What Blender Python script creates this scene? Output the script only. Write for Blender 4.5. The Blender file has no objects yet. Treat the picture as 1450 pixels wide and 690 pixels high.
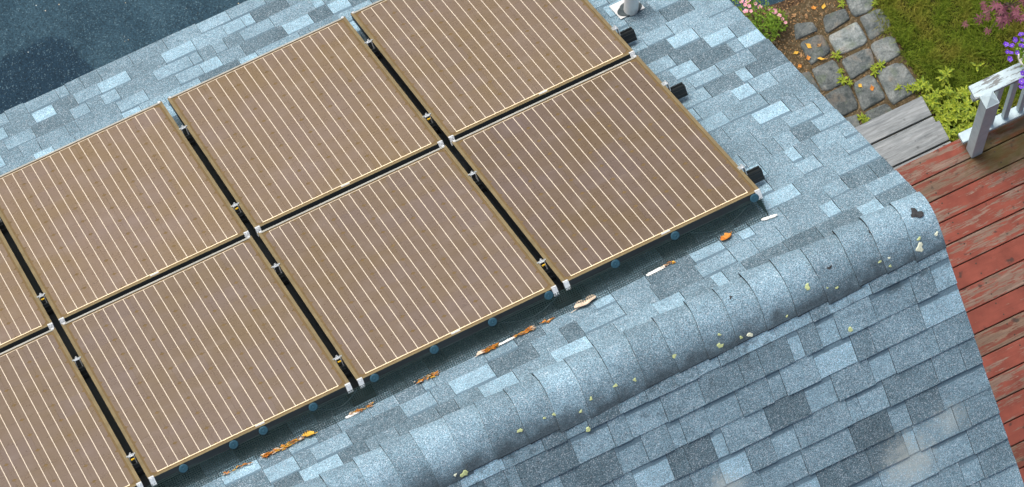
import bpy, bmesh, math, random
import numpy as np
from mathutils import Vector, Matrix

random.seed(7)
S = bpy.context.scene
COL = S.collection
HR = 8.6                      # ridge height (shingle plane)
K = math.sqrt(0.5)            # 45 degree roof

# ------------------------------------------------------------------ camera
cd = bpy.data.cameras.new('camera')
cam = bpy.data.objects.new('camera', cd)
COL.objects.link(cam)
CP = Vector((-2.99761331, -4.95880462, 29.53420807))
RW = ((0.8968955474825524, -0.4422368388163646, 0.002226050218322506),
      (-0.4228516558765857, -0.8590331044459406, -0.28854566811473864),
      (0.1295177749511445, 0.25785403595655154, -0.9574635461008938))
rx, ry, rz = [Vector(r) for r in RW]
m = Matrix((rx, -ry, -rz)).transposed().to_4x4()
m.translation = CP
cam.matrix_world = m
cd.sensor_width = 36.0
cd.sensor_fit = 'HORIZONTAL'
cd.lens = 6937.395 / 1450.0 * 36.0
cd.clip_start = 0.5
cd.clip_end = 500.0
S.camera = cam

# ------------------------------------------------------------------ light
SUN_EL, SUN_AZ = 68.0, 120.0          # azimuth measured from +X towards +Y
w = bpy.data.worlds.new('World')
S.world = w
w.use_nodes = True
nt = w.node_tree
bg = nt.nodes['Background']
sky = nt.nodes.new('ShaderNodeTexSky')
sky.sky_type = 'NISHITA'
sky.sun_disc = False
sky.sun_elevation = math.radians(SUN_EL)
sky.sun_rotation = math.radians(90.0 - SUN_AZ)
sky.air_density = 1.0
sky.dust_density = 9.0
sky.ozone_density = 0.3
nt.links.new(sky.outputs[0], bg.inputs[0])
bg.inputs[1].default_value = 0.12
ld = bpy.data.lights.new('sun', 'SUN')
ld.energy = 1.5
ld.angle = math.radians(35.0)
ld.color = (1.0, 0.975, 0.94)
sun = bpy.data.objects.new('sun', ld)
COL.objects.link(sun)
e, a = math.radians(SUN_EL), math.radians(SUN_AZ)
sd = Vector((math.cos(e) * math.cos(a), math.cos(e) * math.sin(a), math.sin(e)))
sun.rotation_euler = (-sd).to_track_quat('-Z', 'Y').to_euler()
sun.location = (0, 6, 20)
S.view_settings.view_transform = 'Standard'
S.view_settings.look = 'None'
S.view_settings.exposure = 0.42
S.view_settings.gamma = 1.0
S.view_settings.use_curve_mapping = False


# ------------------------------------------------------------------ helpers
def tag(o, label=None, cat=None, group=None, kind=None):
    if label: o['label'] = label
    if cat: o['category'] = cat
    if group: o['group'] = group
    if kind: o['kind'] = kind
    return o


def empty(name, mat=None, loc=None):
    o = bpy.data.objects.new(name, None)
    o.empty_display_size = 0.1
    COL.objects.link(o)
    if mat is not None:
        o.matrix_world = mat
    elif loc is not None:
        o.location = loc
    return o


def link(name, me, parent=None, mats=(), mat=None, world=False):
    """one object from mesh data; mat = local (or world) matrix"""
    o = bpy.data.objects.new(name, me)
    COL.objects.link(o)
    for mm in mats:
        if mm.name not in [x.name for x in me.materials if x]:
            me.materials.append(mm)
    if parent is not None:
        o.parent = parent
        if world:
            o.matrix_parent_inverse = PW(parent).inverted()
    if mat is not None:
        o.matrix_basis = mat
    return o


def PW(o):
    return o.matrix_basis.copy() if o.parent is None else PW(o.parent) @ o.matrix_parent_inverse @ o.matrix_basis


class MB:
    """collects faces; build() makes one mesh"""
    def __init__(s):
        s.v, s.f, s.mi, s.uv = [], [], [], []

    def face(s, pts, mi=0, uv=None):
        b = len(s.v)
        s.v += [tuple(p) for p in pts]
        s.f.append(tuple(range(b, b + len(pts))))
        s.mi.append(mi)
        s.uv.append(uv or [(0, 0)] * len(pts))

    def box(s, x0, x1, y0, y1, z0, z1, mi=0, top=None, M=None):
        P = [Vector((x, y, z)) for z in (z0, z1) for y in (y0, y1) for x in (x0, x1)]
        if M is not None: P = [M @ p for p in P]
        b = len(s.v)
        s.v += [tuple(p) for p in P]
        F = [(0, 2, 3, 1), (4, 5, 7, 6), (0, 1, 5, 4), (2, 6, 7, 3), (0, 4, 6, 2), (1, 3, 7, 5)]
        for i, f in enumerate(F):
            s.f.append(tuple(b + k for k in f))
            s.mi.append(top if (top is not None and i == 1) else mi)
            s.uv.append([(0, 0)] * 4)

    def lathe(s, prof, n=20, M=None, mi=0, cap=True):
        """prof: list of (radius, z)"""
        b = len(s.v)
        for r, z in prof:
            for k in range(n):
                t = 2 * math.pi * k / n
                p = Vector((r * math.cos(t), r * math.sin(t), z))
                s.v.append(tuple(M @ p if M is not None else p))
        for i in range(len(prof) - 1):
            for k in range(n):
                k2 = (k + 1) % n
                s.f.append((b + i * n + k, b + i * n + k2, b + (i + 1) * n + k2, b + (i + 1) * n + k))
                s.mi.append(mi); s.uv.append([(0, 0)] * 4)
        if cap:
            s.f.append(tuple(b + k for k in reversed(range(n)))); s.mi.append(mi); s.uv.append([(0, 0)] * n)
            e_ = b + (len(prof) - 1) * n
            s.f.append(tuple(e_ + k for k in range(n))); s.mi.append(mi); s.uv.append([(0, 0)] * n)

    def tube(s, pts, r, n=6, mi=0):
        pts = [Vector(p) for p in pts]
        rr = r if isinstance(r, (list, tuple)) else [r] * len(pts)
        b = len(s.v)
        for i, p in enumerate(pts):
            d = (pts[min(i + 1, len(pts) - 1)] - pts[max(i - 1, 0)]).normalized()
            u = d.orthogonal().normalized(); vv = d.cross(u)
            for k in range(n):
                t = 2 * math.pi * k / n
                s.v.append(tuple(p + (u * math.cos(t) + vv * math.sin(t)) * rr[i]))
        for i in range(len(pts) - 1):
            for k in range(n):
                k2 = (k + 1) % n
                s.f.append((b + i * n + k, b + i * n + k2, b + (i + 1) * n + k2, b + (i + 1) * n + k))
                s.mi.append(mi); s.uv.append([(0, 0)] * 4)
        s.f.append(tuple(b + k for k in reversed(range(n)))); s.mi.append(mi); s.uv.append([(0, 0)] * n)
        e_ = b + (len(pts) - 1) * n
        s.f.append(tuple(e_ + k for k in range(n))); s.mi.append(mi); s.uv.append([(0, 0)] * n)

    def mesh(s, name, mats=(), smooth=False):
        me = bpy.data.meshes.new(name)
        me.from_pydata(s.v, [], s.f)
        for mm in mats: me.materials.append(mm)
        me.polygons.foreach_set('material_index', s.mi)
        uvl = me.uv_layers.new(name='UVMap')
        uvl.data.foreach_set('uv', [c for u in s.uv for p in u for c in p])
        if smooth: me.polygons.foreach_set('use_smooth', [True] * len(me.polygons))
        me.update()
        return me

    def build(s, name, mats, parent=None, mat=None, world=False, smooth=False):
        if not isinstance(mats, (list, tuple)): mats = [mats]
        return link(name, s.mesh(name, mats, smooth), parent, (), mat, world)


def bevel(o, wd=0.004, seg=2):
    md = o.modifiers.new('bevel', 'BEVEL')
    md.width = wd; md.segments = seg; md.limit_method = 'ANGLE'
    return o


# ------------------------------------------------------------------ materials
class NT:
    def __init__(s, name):
        s.m = bpy.data.materials.new(name)
        s.m.use_nodes = True
        s.t = s.m.node_tree
        s.b = s.t.nodes['Principled BSDF']

    def n(s, typ, **kw):
        o = s.t.nodes.new(typ)
        for k_, v_ in kw.items(): setattr(o, k_, v_)
        return o

    def l(s, a_, b_):
        s.t.links.new(a_, b_)

    def pos(s, scale=(1, 1, 1), shift=None):
        g = s.n('ShaderNodeNewGeometry')
        mp = s.n('ShaderNodeMapping')
        mp.inputs['Scale'].default_value = scale
        s.l(g.outputs['Position'], mp.inputs['Vector'])
        out = mp.outputs[0]
        if shift:
            oi = s.n('ShaderNodeObjectInfo')
            mu = s.n('ShaderNodeVectorMath', operation='MULTIPLY_ADD')
            s.l(oi.outputs['Random'], mu.inputs[0])
            mu.inputs[1].default_value = (37.0 * shift, 91.0 * shift, 53.0 * shift)
            s.l(out, mu.inputs[2])
            out = mu.outputs[0]
        return out

    def noise(s, vec, scale, detail=2.0, rough=0.5, out=0):
        q = s.n('ShaderNodeTexNoise')
        q.inputs['Scale'].default_value = scale
        q.inputs['Detail'].default_value = detail
        q.inputs['Roughness'].default_value = rough
        s.l(vec, q.inputs['Vector'])
        return q.outputs[out]

    def vor(s, vec, scale, out='Color', feature='F1'):
        q = s.n('ShaderNodeTexVoronoi', feature=feature)
        q.inputs['Scale'].default_value = scale
        s.l(vec, q.inputs['Vector'])
        return q.outputs[out]

    def ramp(s, fac, stops, interp='LINEAR'):
        q = s.n('ShaderNodeValToRGB')
        q.color_ramp.interpolation = interp
        el = q.color_ramp.elements
        while len(el) < len(stops): el.new(0.5)
        for x, (p, c_) in zip(el, stops):
            x.position = p
            x.color = (c_, c_, c_, 1) if isinstance(c_, (int, float)) else (*c_, 1)
        s.l(fac, q.inputs[0])
        return q.outputs[0]

    def mix(s, fac, a_, b_, typ='MIX'):
        q = s.n('ShaderNodeMix', data_type='RGBA', blend_type=typ)
        for i, x in ((0, fac), (6, a_), (7, b_)):
            if hasattr(x, 'links'): s.l(x, q.inputs[i])
            elif isinstance(x, (int, float)): q.inputs[i].default_value = x
            else: q.inputs[i].default_value = (*x, 1)
        return q.outputs[2]

    def math(s, op, a_, b_=0.0, clamp=False):
        q = s.n('ShaderNodeMath', operation=op, use_clamp=clamp)
        for i, x in ((0, a_), (1, b_)):
            if hasattr(x, 'links'): s.l(x, q.inputs[i])
            else: q.inputs[i].default_value = x
        return q.outputs[0]

    def bump(s, h, strength=0.3, dist=0.002):
        q = s.n('ShaderNodeBump')
        q.inputs['Strength'].default_value = strength
        q.inputs['Distance'].default_value = dist
        s.l(h, q.inputs['Height'])
        s.l(q.outputs[0], s.b.inputs['Normal'])

    def done(s, col=None, rough=0.8, metal=0.0, spec=0.3, coat=0.0):
        if col is not None:
            if hasattr(col, 'links'): s.l(col, s.b.inputs['Base Color'])
            else: s.b.inputs['Base Color'].default_value = (*col, 1)
        if hasattr(rough, 'links'): s.l(rough, s.b.inputs['Roughness'])
        else: s.b.inputs['Roughness'].default_value = rough
        s.b.inputs['Metallic'].default_value = metal
        s.b.inputs['Specular IOR Level'].default_value = spec
        if coat:
            s.b.inputs['Coat Weight'].default_value = coat
            s.b.inputs['Coat Roughness'].default_value = 0.12
        return s.m


def mul(c_, k_): return tuple(x * k_ for x in c_)


SH = (0.158, 0.260, 0.330)      # blue-grey granules


def shingle_mat(name, tone, band=False, cap=False):
    t = NT(name)
    p = t.pos()
    g1 = t.noise(p, 200.0, 2.0, 0.75)
    g2 = t.vor(p, 330.0)
    sp = t.n('ShaderNodeSeparateColor'); t.l(g2, sp.inputs[0])
    big = t.noise(p, 5.0, 3.0, 0.6)
    mid = t.noise(p, 26.0, 3.0, 0.6)
    base = t.mix(t.ramp(g1, [(0.33, 0.0), (0.67, 1.0)]), mul(SH, tone * 0.40), mul(SH, tone * 1.60))
    base = t.mix(t.ramp(sp.outputs[0], [(0.0, 0.0), (0.80, 0.0), (0.97, 0.65)]), base, mul((0.64, 0.74, 0.84), min(1.0, 0.55 + 0.4 * tone)))
    base = t.mix(t.ramp(sp.outputs[1], [(0.0, 0.8), (0.20, 0.0), (1.0, 0.0)]), base, mul((0.07, 0.12, 0.16), tone))
    base = t.mix(1.0, base, t.ramp(big, [(0.3, 0.84), (0.7, 1.12)]), 'MULTIPLY')
    base = t.mix(1.0, base, t.ramp(mid, [(0.3, 0.90), (0.7, 1.08)]), 'MULTIPLY')
    oi = t.n('ShaderNodeObjectInfo')
    base = t.mix(1.0, base, t.ramp(oi.outputs['Random'], [(0.0, 0.76), (1.0, 1.16)] if cap else [(0.0, 0.88), (1.0, 1.12)]), 'MULTIPLY')
    uv = t.n('ShaderNodeUVMap')
    sx = t.n('ShaderNodeSeparateXYZ'); t.l(uv.outputs[0], sx.inputs[0])
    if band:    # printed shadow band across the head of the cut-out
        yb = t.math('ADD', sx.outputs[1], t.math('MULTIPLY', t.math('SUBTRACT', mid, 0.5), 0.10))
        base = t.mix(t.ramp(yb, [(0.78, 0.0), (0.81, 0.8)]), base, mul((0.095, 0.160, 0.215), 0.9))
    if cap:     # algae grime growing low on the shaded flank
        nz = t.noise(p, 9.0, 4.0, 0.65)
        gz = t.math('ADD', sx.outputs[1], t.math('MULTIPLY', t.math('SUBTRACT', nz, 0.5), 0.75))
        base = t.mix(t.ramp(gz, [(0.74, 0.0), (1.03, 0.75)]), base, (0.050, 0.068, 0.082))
    # pale dusty moss stains on the slope
    for (cx, cy, cz, r, k_) in ((1.12, -0.83, 7.78, 0.16, 0.75), (1.36, -0.75, 7.85, 0.10, 0.5), (0.27, -0.62, 7.99, 0.10, 0.75)):
        d = t.n('ShaderNodeVectorMath', operation='DISTANCE')
        t.l(p, d.inputs[0]); d.inputs[1].default_value = (cx, cy, cz)
        dd = t.math('ADD', t.math('DIVIDE', d.outputs['Value'], r), t.math('MULTIPLY', t.math('SUBTRACT', mid, 0.5), 1.6))
        base = t.mix(t.ramp(t.math('ADD', dd, t.math('MULTIPLY', t.math('SUBTRACT', g1, 0.5), 2.4)), [(0.25, k_ * 0.8), (1.0, 0.0)]), base, (0.40, 0.455, 0.45))
    if not cap:     # black algae streaks just below the ridge on the far slope
        sxyz = t.n('ShaderNodeSeparateXYZ'); t.l(p, sxyz.inputs[0])
        al = t.math('MULTIPLY', t.ramp(t.math('MULTIPLY', sxyz.outputs[1], -1.0), [(0.0, 0.0), (0.12, 1.0), (0.20, 1.0), (0.36, 0.0)]), t.ramp(t.noise(p, 17.0, 4.0, 0.65), [(0.54, 0.0), (0.70, 0.6)]))
        base = t.mix(al, base, (0.030, 0.045, 0.055))
    t.bump(g1, 0.5, 0.002)
    return t.done(base, 0.95, spec=0.12)


M = {}
M['sh_dark'] = shingle_mat('shingle_dark', 0.58)
M['sh_mid'] = shingle_mat('shingle_mid', 0.86)
M['sh_soft'] = shingle_mat('shingle_soft', 1.06)
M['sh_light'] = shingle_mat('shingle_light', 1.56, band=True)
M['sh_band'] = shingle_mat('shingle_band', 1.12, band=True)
M['sh_cap'] = shingle_mat('shingle_cap', 1.12, cap=True)


def simple(name, col, rough=0.6, metal=0.0, spec=0.4, var=0.12, scale=30.0, bump=0.0):
    t = NT(name)
    p = t.pos()
    nz = t.noise(p, scale, 3.0, 0.6)
    c_ = t.mix(1.0, col, t.ramp(nz, [(0.25, 1.0 - var), (0.75, 1.0 + var)]), 'MULTIPLY')
    if bump: t.bump(nz, bump, 0.003)
    return t.done(c_, rough, metal, spec)


M['felt'] = simple('roof_felt', (0.025, 0.032, 0.038), 0.95)
M['asphalt_edge'] = simple('asphalt_edge', (0.018, 0.022, 0.026), 0.9)
M['bare'] = simple('bare_asphalt', (0.030, 0.033, 0.037), 0.9, scale=80, var=0.5)
M['black_alu'] = simple('black_aluminium', (0.010, 0.014, 0.017), 0.45, 0.0, 0.5)
M['silver'] = simple('silver_metal', (0.62, 0.68, 0.72), 0.35, 0.55, 0.5, 0.2, 90)
M['clip'] = simple('pale_clip', (0.62, 0.68, 0.72), 0.5, 0.1, 0.5, 0.15, 90)
M['mesh_black'] = simple('black_wire', (0.011, 0.034, 0.036), 0.6, 0.0, 0.3)
M['disc'] = simple('blue_disc', (0.022, 0.078, 0.118), 0.55, 0.0, 0.4, 0.1)
M['cable'] = simple('cable', (0.020, 0.045, 0.065), 0.5)
M['label_white'] = simple('label_white', (0.50, 0.53, 0.56), 0.5)
M['yellow_dot'] = simple('yellow_dot', (0.7, 0.45, 0.03), 0.6)
M['pvc'] = simple('white_pvc', (0.86, 0.86, 0.84), 0.45, var=0.05)
M['rubber'] = simple('grey_rubber', (0.055, 0.075, 0.085), 0.7)
M['flash'] = simple('pale_flashing', (0.66, 0.70, 0.72), 0.5, 0.1, var=0.1, scale=14)
M['drip'] = simple('cream_drip_edge', (0.72, 0.68, 0.64), 0.5)
M['siding'] = simple('pale_siding', (0.62, 0.63, 0.60), 0.7)
M['trim'] = simple('white_trim', (0.78, 0.78, 0.76), 0.6)
M['strip_white'] = simple('white_strip', (0.80, 0.84, 0.82), 0.6, var=0.15, scale=60)


def cell_mat():
    t = NT('solar_cell')
    p = t.pos()
    oi = t.n('ShaderNodeObjectInfo')
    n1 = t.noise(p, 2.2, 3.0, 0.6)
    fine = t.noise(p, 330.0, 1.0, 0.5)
    c_ = t.mix(t.ramp(n1, [(0.32, 0.0), (0.68, 1.0)]), (0.176, 0.136, 0.090), (0.182, 0.146, 0.124))  # tan and mauve reflection on the glass painted into the cell colour
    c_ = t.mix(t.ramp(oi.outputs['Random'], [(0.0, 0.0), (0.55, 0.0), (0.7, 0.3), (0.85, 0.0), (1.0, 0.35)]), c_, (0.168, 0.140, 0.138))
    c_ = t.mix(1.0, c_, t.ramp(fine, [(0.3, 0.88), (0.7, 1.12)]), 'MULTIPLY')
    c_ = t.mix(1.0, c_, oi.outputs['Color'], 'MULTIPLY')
    # thin film of dust
    du = t.noise(p, 9.0, 6.0, 0.7)
    c_ = t.mix(t.ramp(du, [(0.50, 0.0), (0.75, 0.16)]), c_, (0.30, 0.27, 0.25))
    return t.done(c_, t.ramp(du, [(0.4, 0.26), (0.7, 0.5)]), spec=0.5)


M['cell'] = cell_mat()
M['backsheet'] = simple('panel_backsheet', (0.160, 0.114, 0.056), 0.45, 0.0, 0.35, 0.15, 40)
M['busbar'] = simple('cream_busbar', (0.66, 0.60, 0.50), 0.35, 0.0, 0.5, 0.06)
M['ribbon'] = simple('cream_ribbon', (0.90, 0.78, 0.55), 0.35, 0.0, 0.5, 0.15, 6)
M['lip'] = simple('bronze_lip', (0.195, 0.160, 0.090), 0.42, 0.0, 0.5, 0.2, 12)
M['lip_pale'] = simple('pale_lip', (0.36, 0.37, 0.34), 0.4, 0.0, 0.5, 0.2, 9)


def asphalt_mat():
    t = NT('driveway_asphalt')
    p = t.pos()
    g = t.noise(p, 95.0, 3.0, 0.75)
    v = t.vor(p, 170.0)
    sp = t.n('ShaderNodeSeparateColor'); t.l(v, sp.inputs[0])
    v2 = t.vor(p, 34.0)
    sp2 = t.n('ShaderNodeSeparateColor'); t.l(v2, sp2.inputs[0])
    d2 = t.vor(p, 34.0, 'Distance')
    big = t.noise(p, 3.4, 4.0, 0.6)
    c_ = t.mix(t.ramp(big, [(0.30, 0.0), (0.70, 1.0)]), (0.013, 0.034, 0.053), (0.025, 0.057, 0.082))
    # darker patch of overlapping circles with a noisy edge
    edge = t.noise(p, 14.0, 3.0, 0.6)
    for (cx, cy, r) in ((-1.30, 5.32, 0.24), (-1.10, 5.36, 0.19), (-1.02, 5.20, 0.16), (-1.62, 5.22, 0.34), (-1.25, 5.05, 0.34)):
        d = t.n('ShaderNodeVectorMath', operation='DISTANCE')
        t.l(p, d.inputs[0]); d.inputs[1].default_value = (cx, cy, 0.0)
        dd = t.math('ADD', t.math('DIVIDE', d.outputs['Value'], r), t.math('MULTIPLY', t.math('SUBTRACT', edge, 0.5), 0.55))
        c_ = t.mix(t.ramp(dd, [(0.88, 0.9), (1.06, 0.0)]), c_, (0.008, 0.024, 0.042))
    c_ = t.mix(1.0, c_, t.ramp(g, [(0.3, 0.45), (0.7, 1.75)]), 'MULTIPLY')
    c_ = t.mix(t.ramp(sp.outputs[0], [(0.0, 0.0), (0.90, 0.0), (1.0, 0.5)]), c_, (0.13, 0.22, 0.27))
    dot = t.math('MULTIPLY', t.ramp(sp2.outputs[1], [(0.94, 0.0), (0.96, 1.0)]), t.ramp(d2, [(0.10, 1.0), (0.16, 0.0)]))
    c_ = t.mix(dot, c_, t.mix(sp2.outputs[0], (0.45, 0.52, 0.55), (0.40, 0.30, 0.14)))
    t.bump(g, 0.4, 0.003)
    return t.done(c_, 0.9, spec=0.2)


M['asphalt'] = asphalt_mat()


def wood_mat(name, paint, cover, wood_a, wood_b, moss=False):
    t = NT(name)
    ps = t.pos((1.6, 26.0, 26.0), 1.0)        # stretched along the board
    pl = t.pos((1.0, 1.0, 1.0), 1.0)
    pm = t.pos((2.2, 15.0, 15.0), 1.0)
    grain = t.noise(ps, 2.2, 5.0, 0.65)
    wv = t.n('ShaderNodeTexWave', wave_type='BANDS', bands_direction='Y')
    wv.inputs['Scale'].default_value = 9.0
    wv.inputs['Distortion'].default_value = 9.0
    wv.inputs['Detail'].default_value = 2.0
    wv.inputs['Detail Scale'].default_value = 0.6
    t.l(t.pos((1.3, 5.0, 5.0), 1.0), wv.inputs['Vector'])
    wood = t.mix(t.ramp(grain, [(0.3, 0.0), (0.7, 1.0)]), wood_a, wood_b)
    fine = t.noise(t.pos((5.0, 42.0, 42.0), 1.0), 2.0, 6.0, 0.75)
    wood = t.mix(1.0, wood, t.ramp(fine, [(0.3, 0.62), (0.7, 1.3)]), 'MULTIPLY')
    wood = t.mix(t.math('MULTIPLY', t.ramp(wv.outputs[0], [(0.55, 0.0), (0.85, 1.0)]), 0.35), wood, mul(wood_a, 0.6))
    peel = t.math('ADD', t.math('MULTIPLY', t.noise(pm, 1.5, 8.0, 0.72), 0.62), t.math('MULTIPLY', fine, 0.38))
    oi = t.n('ShaderNodeObjectInfo')
    peel = t.math('ADD', peel, t.math('MULTIPLY', t.math('SUBTRACT', oi.outputs['Random'], 0.5), 0.13))
    pc = t.mix(t.ramp(t.noise(pl, 7.0, 3.0, 0.6), [(0.3, 0.0), (0.7, 1.0)]), paint, mul(paint, 0.62))
    pc = t.mix(t.ramp(grain, [(0.25, 0.35), (0.5, 0.0)]), pc, mul(paint, 0.45))
    c_ = t.mix(t.ramp(peel, [(cover - 0.012, 0.0), (cover + 0.018, 1.0)]), pc, wood)
    # grime spots
    sp = t.noise(pl, 16.0, 2.0, 0.5)
    c_ = t.mix(t.ramp(sp, [(0.66, 0.0), (0.74, 0.75)]), c_, (0.030, 0.028, 0.026))
    if moss:
        p = t.pos()
        for (cx, cy, r) in ((3.84, 2.06, 0.20), (4.05, 2.02, 0.22)):
            d = t.n('ShaderNodeVectorMath', operation='DISTANCE')
            t.l(p, d.inputs[0]); d.inputs[1].default_value = (cx, cy, 0.6)
            dd = t.math('ADD', t.math('DIVIDE', d.outputs['Value'], r), t.math('MULTIPLY', t.math('SUBTRACT', sp, 0.5), 1.4))
            c_ = t.mix(t.ramp(dd, [(0.2, 0.75), (1.0, 0.0)]), c_, (0.070, 0.062, 0.016))
    t.bump(grain, 0.5, 0.003)
    return t.done(c_, 0.75, spec=0.25)


M['deck'] = wood_mat('red_painted_board', (0.250, 0.068, 0.048), 0.540, (0.235, 0.170, 0.140), (0.130, 0.085, 0.062), True)
M['deck_worn'] = wood_mat('worn_red_board', (0.190, 0.060, 0.042), 0.480, (0.200, 0.140, 0.105), (0.115, 0.080, 0.055), True)
M['tread'] = wood_mat('grey_weathered_board', (0.300, 0.150, 0.135), 0.375, (0.300, 0.335, 0.355), (0.150, 0.178, 0.195))
M['dark_wood'] = simple('dark_joist', (0.05, 0.04, 0.032), 0.9)


def paint_mat(name, cover):
    t = NT(name)
    pm = t.pos((3.0, 16.0, 16.0))
    n1 = t.noise(pm, 2.4, 6.0, 0.72)
    n2 = t.noise(t.pos(), 22.0, 3.0, 0.6)
    c_ = t.mix(t.ramp(n2, [(0.3, 0.0), (0.75, 1.0)]), (0.47, 0.60, 0.66), (0.37, 0.49, 0.55))
    c_ = t.mix(t.ramp(n1, [(cover, 0.0), (cover + 0.035, 0.9)]), c_, (0.14, 0.15, 0.15))
    t.bump(n1, 0.4, 0.003)
    return t.done(c_, 0.6, spec=0.35)


M['post'] = paint_mat('white_paint', 0.72)
M['peel'] = paint_mat('peeling_white_paint', 0.515)


def stone_mat():
    t = NT('bluestone')
    p = t.pos()
    oi = t.n('ShaderNodeObjectInfo')
    n1 = t.noise(p, 14.0, 6.0, 0.7)
    n2 = t.noise(p, 90.0, 3.0, 0.7)
    n3 = t.noise(p, 7.0, 3.0, 0.6)
    c_ = t.mix(t.ramp(n1, [(0.32, 0.0), (0.68, 1.0)]), (0.075, 0.098, 0.104), (0.265, 0.300, 0.300))
    c_ = t.mix(1.0, c_, t.ramp(n2, [(0.3, 0.72), (0.7, 1.25)]), 'MULTIPLY')
    c_ = t.mix(1.0, c_, oi.outputs['Color'], 'MULTIPLY')
    c_ = t.mix(t.ramp(n3, [(0.56, 0.0), (0.68, 0.5)]), c_, (0.17, 0.125, 0.085))
    c_ = t.mix(t.ramp(t.noise(p, 11.0, 4.0, 0.6), [(0.55, 0.0), (0.70, 0.5)]), c_, (0.11, 0.155, 0.085))
    t.bump(n1, 1.0, 0.03)
    return t.done(c_, 0.9, spec=0.2)


M['stone'] = stone_mat()


def soil_mat(name, a_, b_, c2, sc=60.0):
    t = NT(name)
    p = t.pos()
    n1 = t.noise(p, sc, 4.0, 0.7)
    v = t.vor(p, sc * 1.7)
    sp = t.n('ShaderNodeSeparateColor'); t.l(v, sp.inputs[0])
    c_ = t.mix(t.ramp(n1, [(0.3, 0.0), (0.7, 1.0)]), a_, b_)
    c_ = t.mix(t.ramp(sp.outputs[0], [(0.0, 0.0), (0.72, 0.0), (1.0, 0.7)]), c_, c2)
    t.bump(n1, 0.8, 0.012)
    return t.done(c_, 0.95, spec=0.1)


M['mulch'] = soil_mat('mulch', (0.030, 0.020, 0.013), (0.100, 0.068, 0.042), (0.22, 0.16, 0.10))
M['joint'] = soil_mat('joint_soil', (0.040, 0.032, 0.018), (0.115, 0.090, 0.052), (0.22, 0.18, 0.12))
M['ground'] = soil_mat('lawn_soil', (0.022, 0.028, 0.010), (0.060, 0.060, 0.018), (0.10, 0.09, 0.03), 30.0)


def leaf_mat(name, c1, c2, rough=0.6, trans=0.25, var=True):
    t = NT(name)
    oi = t.n('ShaderNodeObjectInfo')
    g = t.n('ShaderNodeNewGeometry')
    p = t.pos()
    r = t.math('FRACT', t.math('ADD', oi.outputs['Random'], g.outputs['Random Per Island']))
    c_ = t.mix(r, c1, c2)
    c_ = t.mix(1.0, c_, t.ramp(t.noise(p, 40.0, 2.0), [(0.3, 0.8), (0.7, 1.2)]), 'MULTIPLY')
    t.done(c_, rough, spec=0.3)
    if trans:
        tr = t.n('ShaderNodeBsdfTranslucent'); t.l(c_, tr.inputs[0])
        mx = t.n('ShaderNodeMixShader'); mx.inputs[0].default_value = trans
        t.l(t.b.outputs[0], mx.inputs[1]); t.l(tr.outputs[0], mx.inputs[2])
        t.l(mx.outputs[0], t.t.nodes['Material Output'].inputs[0])
    return t.m


def grass_mat():
    t = NT('grass')
    g = t.n('ShaderNodeNewGeometry')
    p = t.pos()
    n1 = t.noise(p, 3.2, 3.0, 0.6)
    c_ = t.mix(g.outputs['Random Per Island'], (0.100, 0.170, 0.018), (0.235, 0.320, 0.034))
    dry = t.mix(g.outputs['Random Per Island'], (0.220, 0.205, 0.036), (0.420, 0.350, 0.080))
    c_ = t.mix(t.ramp(n1, [(0.48, 0.0), (0.66, 0.8)]), c_, dry)
    t.done(c_, 0.7, spec=0.2)
    tr = t.n('ShaderNodeBsdfTranslucent'); t.l(c_, tr.inputs[0])
    mx = t.n('ShaderNodeMixShader'); mx.inputs[0].default_value = 0.3
    t.l(t.b.outputs[0], mx.inputs[1]); t.l(tr.outputs[0], mx.inputs[2])
    t.l(mx.outputs[0], t.t.nodes['Material Output'].inputs[0])
    return t.m


M['grass'] = grass_mat()
M['lime'] = leaf_mat('lime_leaf', (0.085, 0.170, 0.012), (0.360, 0.430, 0.036))
M['green'] = leaf_mat('green_leaf', (0.080, 0.180, 0.016), (0.230, 0.370, 0.040))
M['stem'] = simple('stem', (0.12, 0.16, 0.03), 0.7)
M['maple'] = leaf_mat('maple_leaf', (0.135, 0.042, 0.070), (0.250, 0.085, 0.130))
M['bark'] = simple('bark', (0.07, 0.05, 0.04), 0.9)
M['purple'] = leaf_mat('purple_petal', (0.105, 0.020, 0.480), (0.230, 0.110, 0.680), 0.6, 0.2)
M['pink'] = leaf_mat('pink_petal', (0.640, 0.240, 0.340), (0.800, 0.480, 0.540), 0.6, 0.2)
M['throat'] = simple('flower_throat', (0.55, 0.5, 0.3), 0.6)
M['lichen'] = simple('yellow_green_lichen', (0.47, 0.56, 0.28), 0.9, var=0.25, scale=90)
M['lichen_pale'] = simple('pale_lichen', (0.66, 0.72, 0.58), 0.9, var=0.2, scale=90)
M['dead_orange'] = leaf_mat('orange_dead_leaf', (0.50, 0.170, 0.030), (0.62, 0.30, 0.06), 0.7, 0.1)
M['dead_tan'] = leaf_mat('tan_dead_leaf', (0.60, 0.50, 0.38), (0.72, 0.63, 0.52), 0.7, 0.1)
M['dead_yellow'] = leaf_mat('yellow_dead_leaf', (0.62, 0.36, 0.05), (0.66, 0.42, 0.07), 0.7, 0.1)
M['chips'] = leaf_mat('mulch_chips', (0.08, 0.045, 0.022), (0.40, 0.25, 0.12), 0.9, 0.0)

# ================================================================== SETTING
# ground as one sheet to the horizon
g = MB(); g.box(-250, 250, -250, 250, -0.5, -0.012)
tag(g.build('ground', M['ground']), kind='structure')
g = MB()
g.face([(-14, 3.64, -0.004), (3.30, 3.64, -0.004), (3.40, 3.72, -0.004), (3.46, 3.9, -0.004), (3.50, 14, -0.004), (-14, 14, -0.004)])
tag(g.build('driveway', M['asphalt']), kind='structure')
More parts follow.
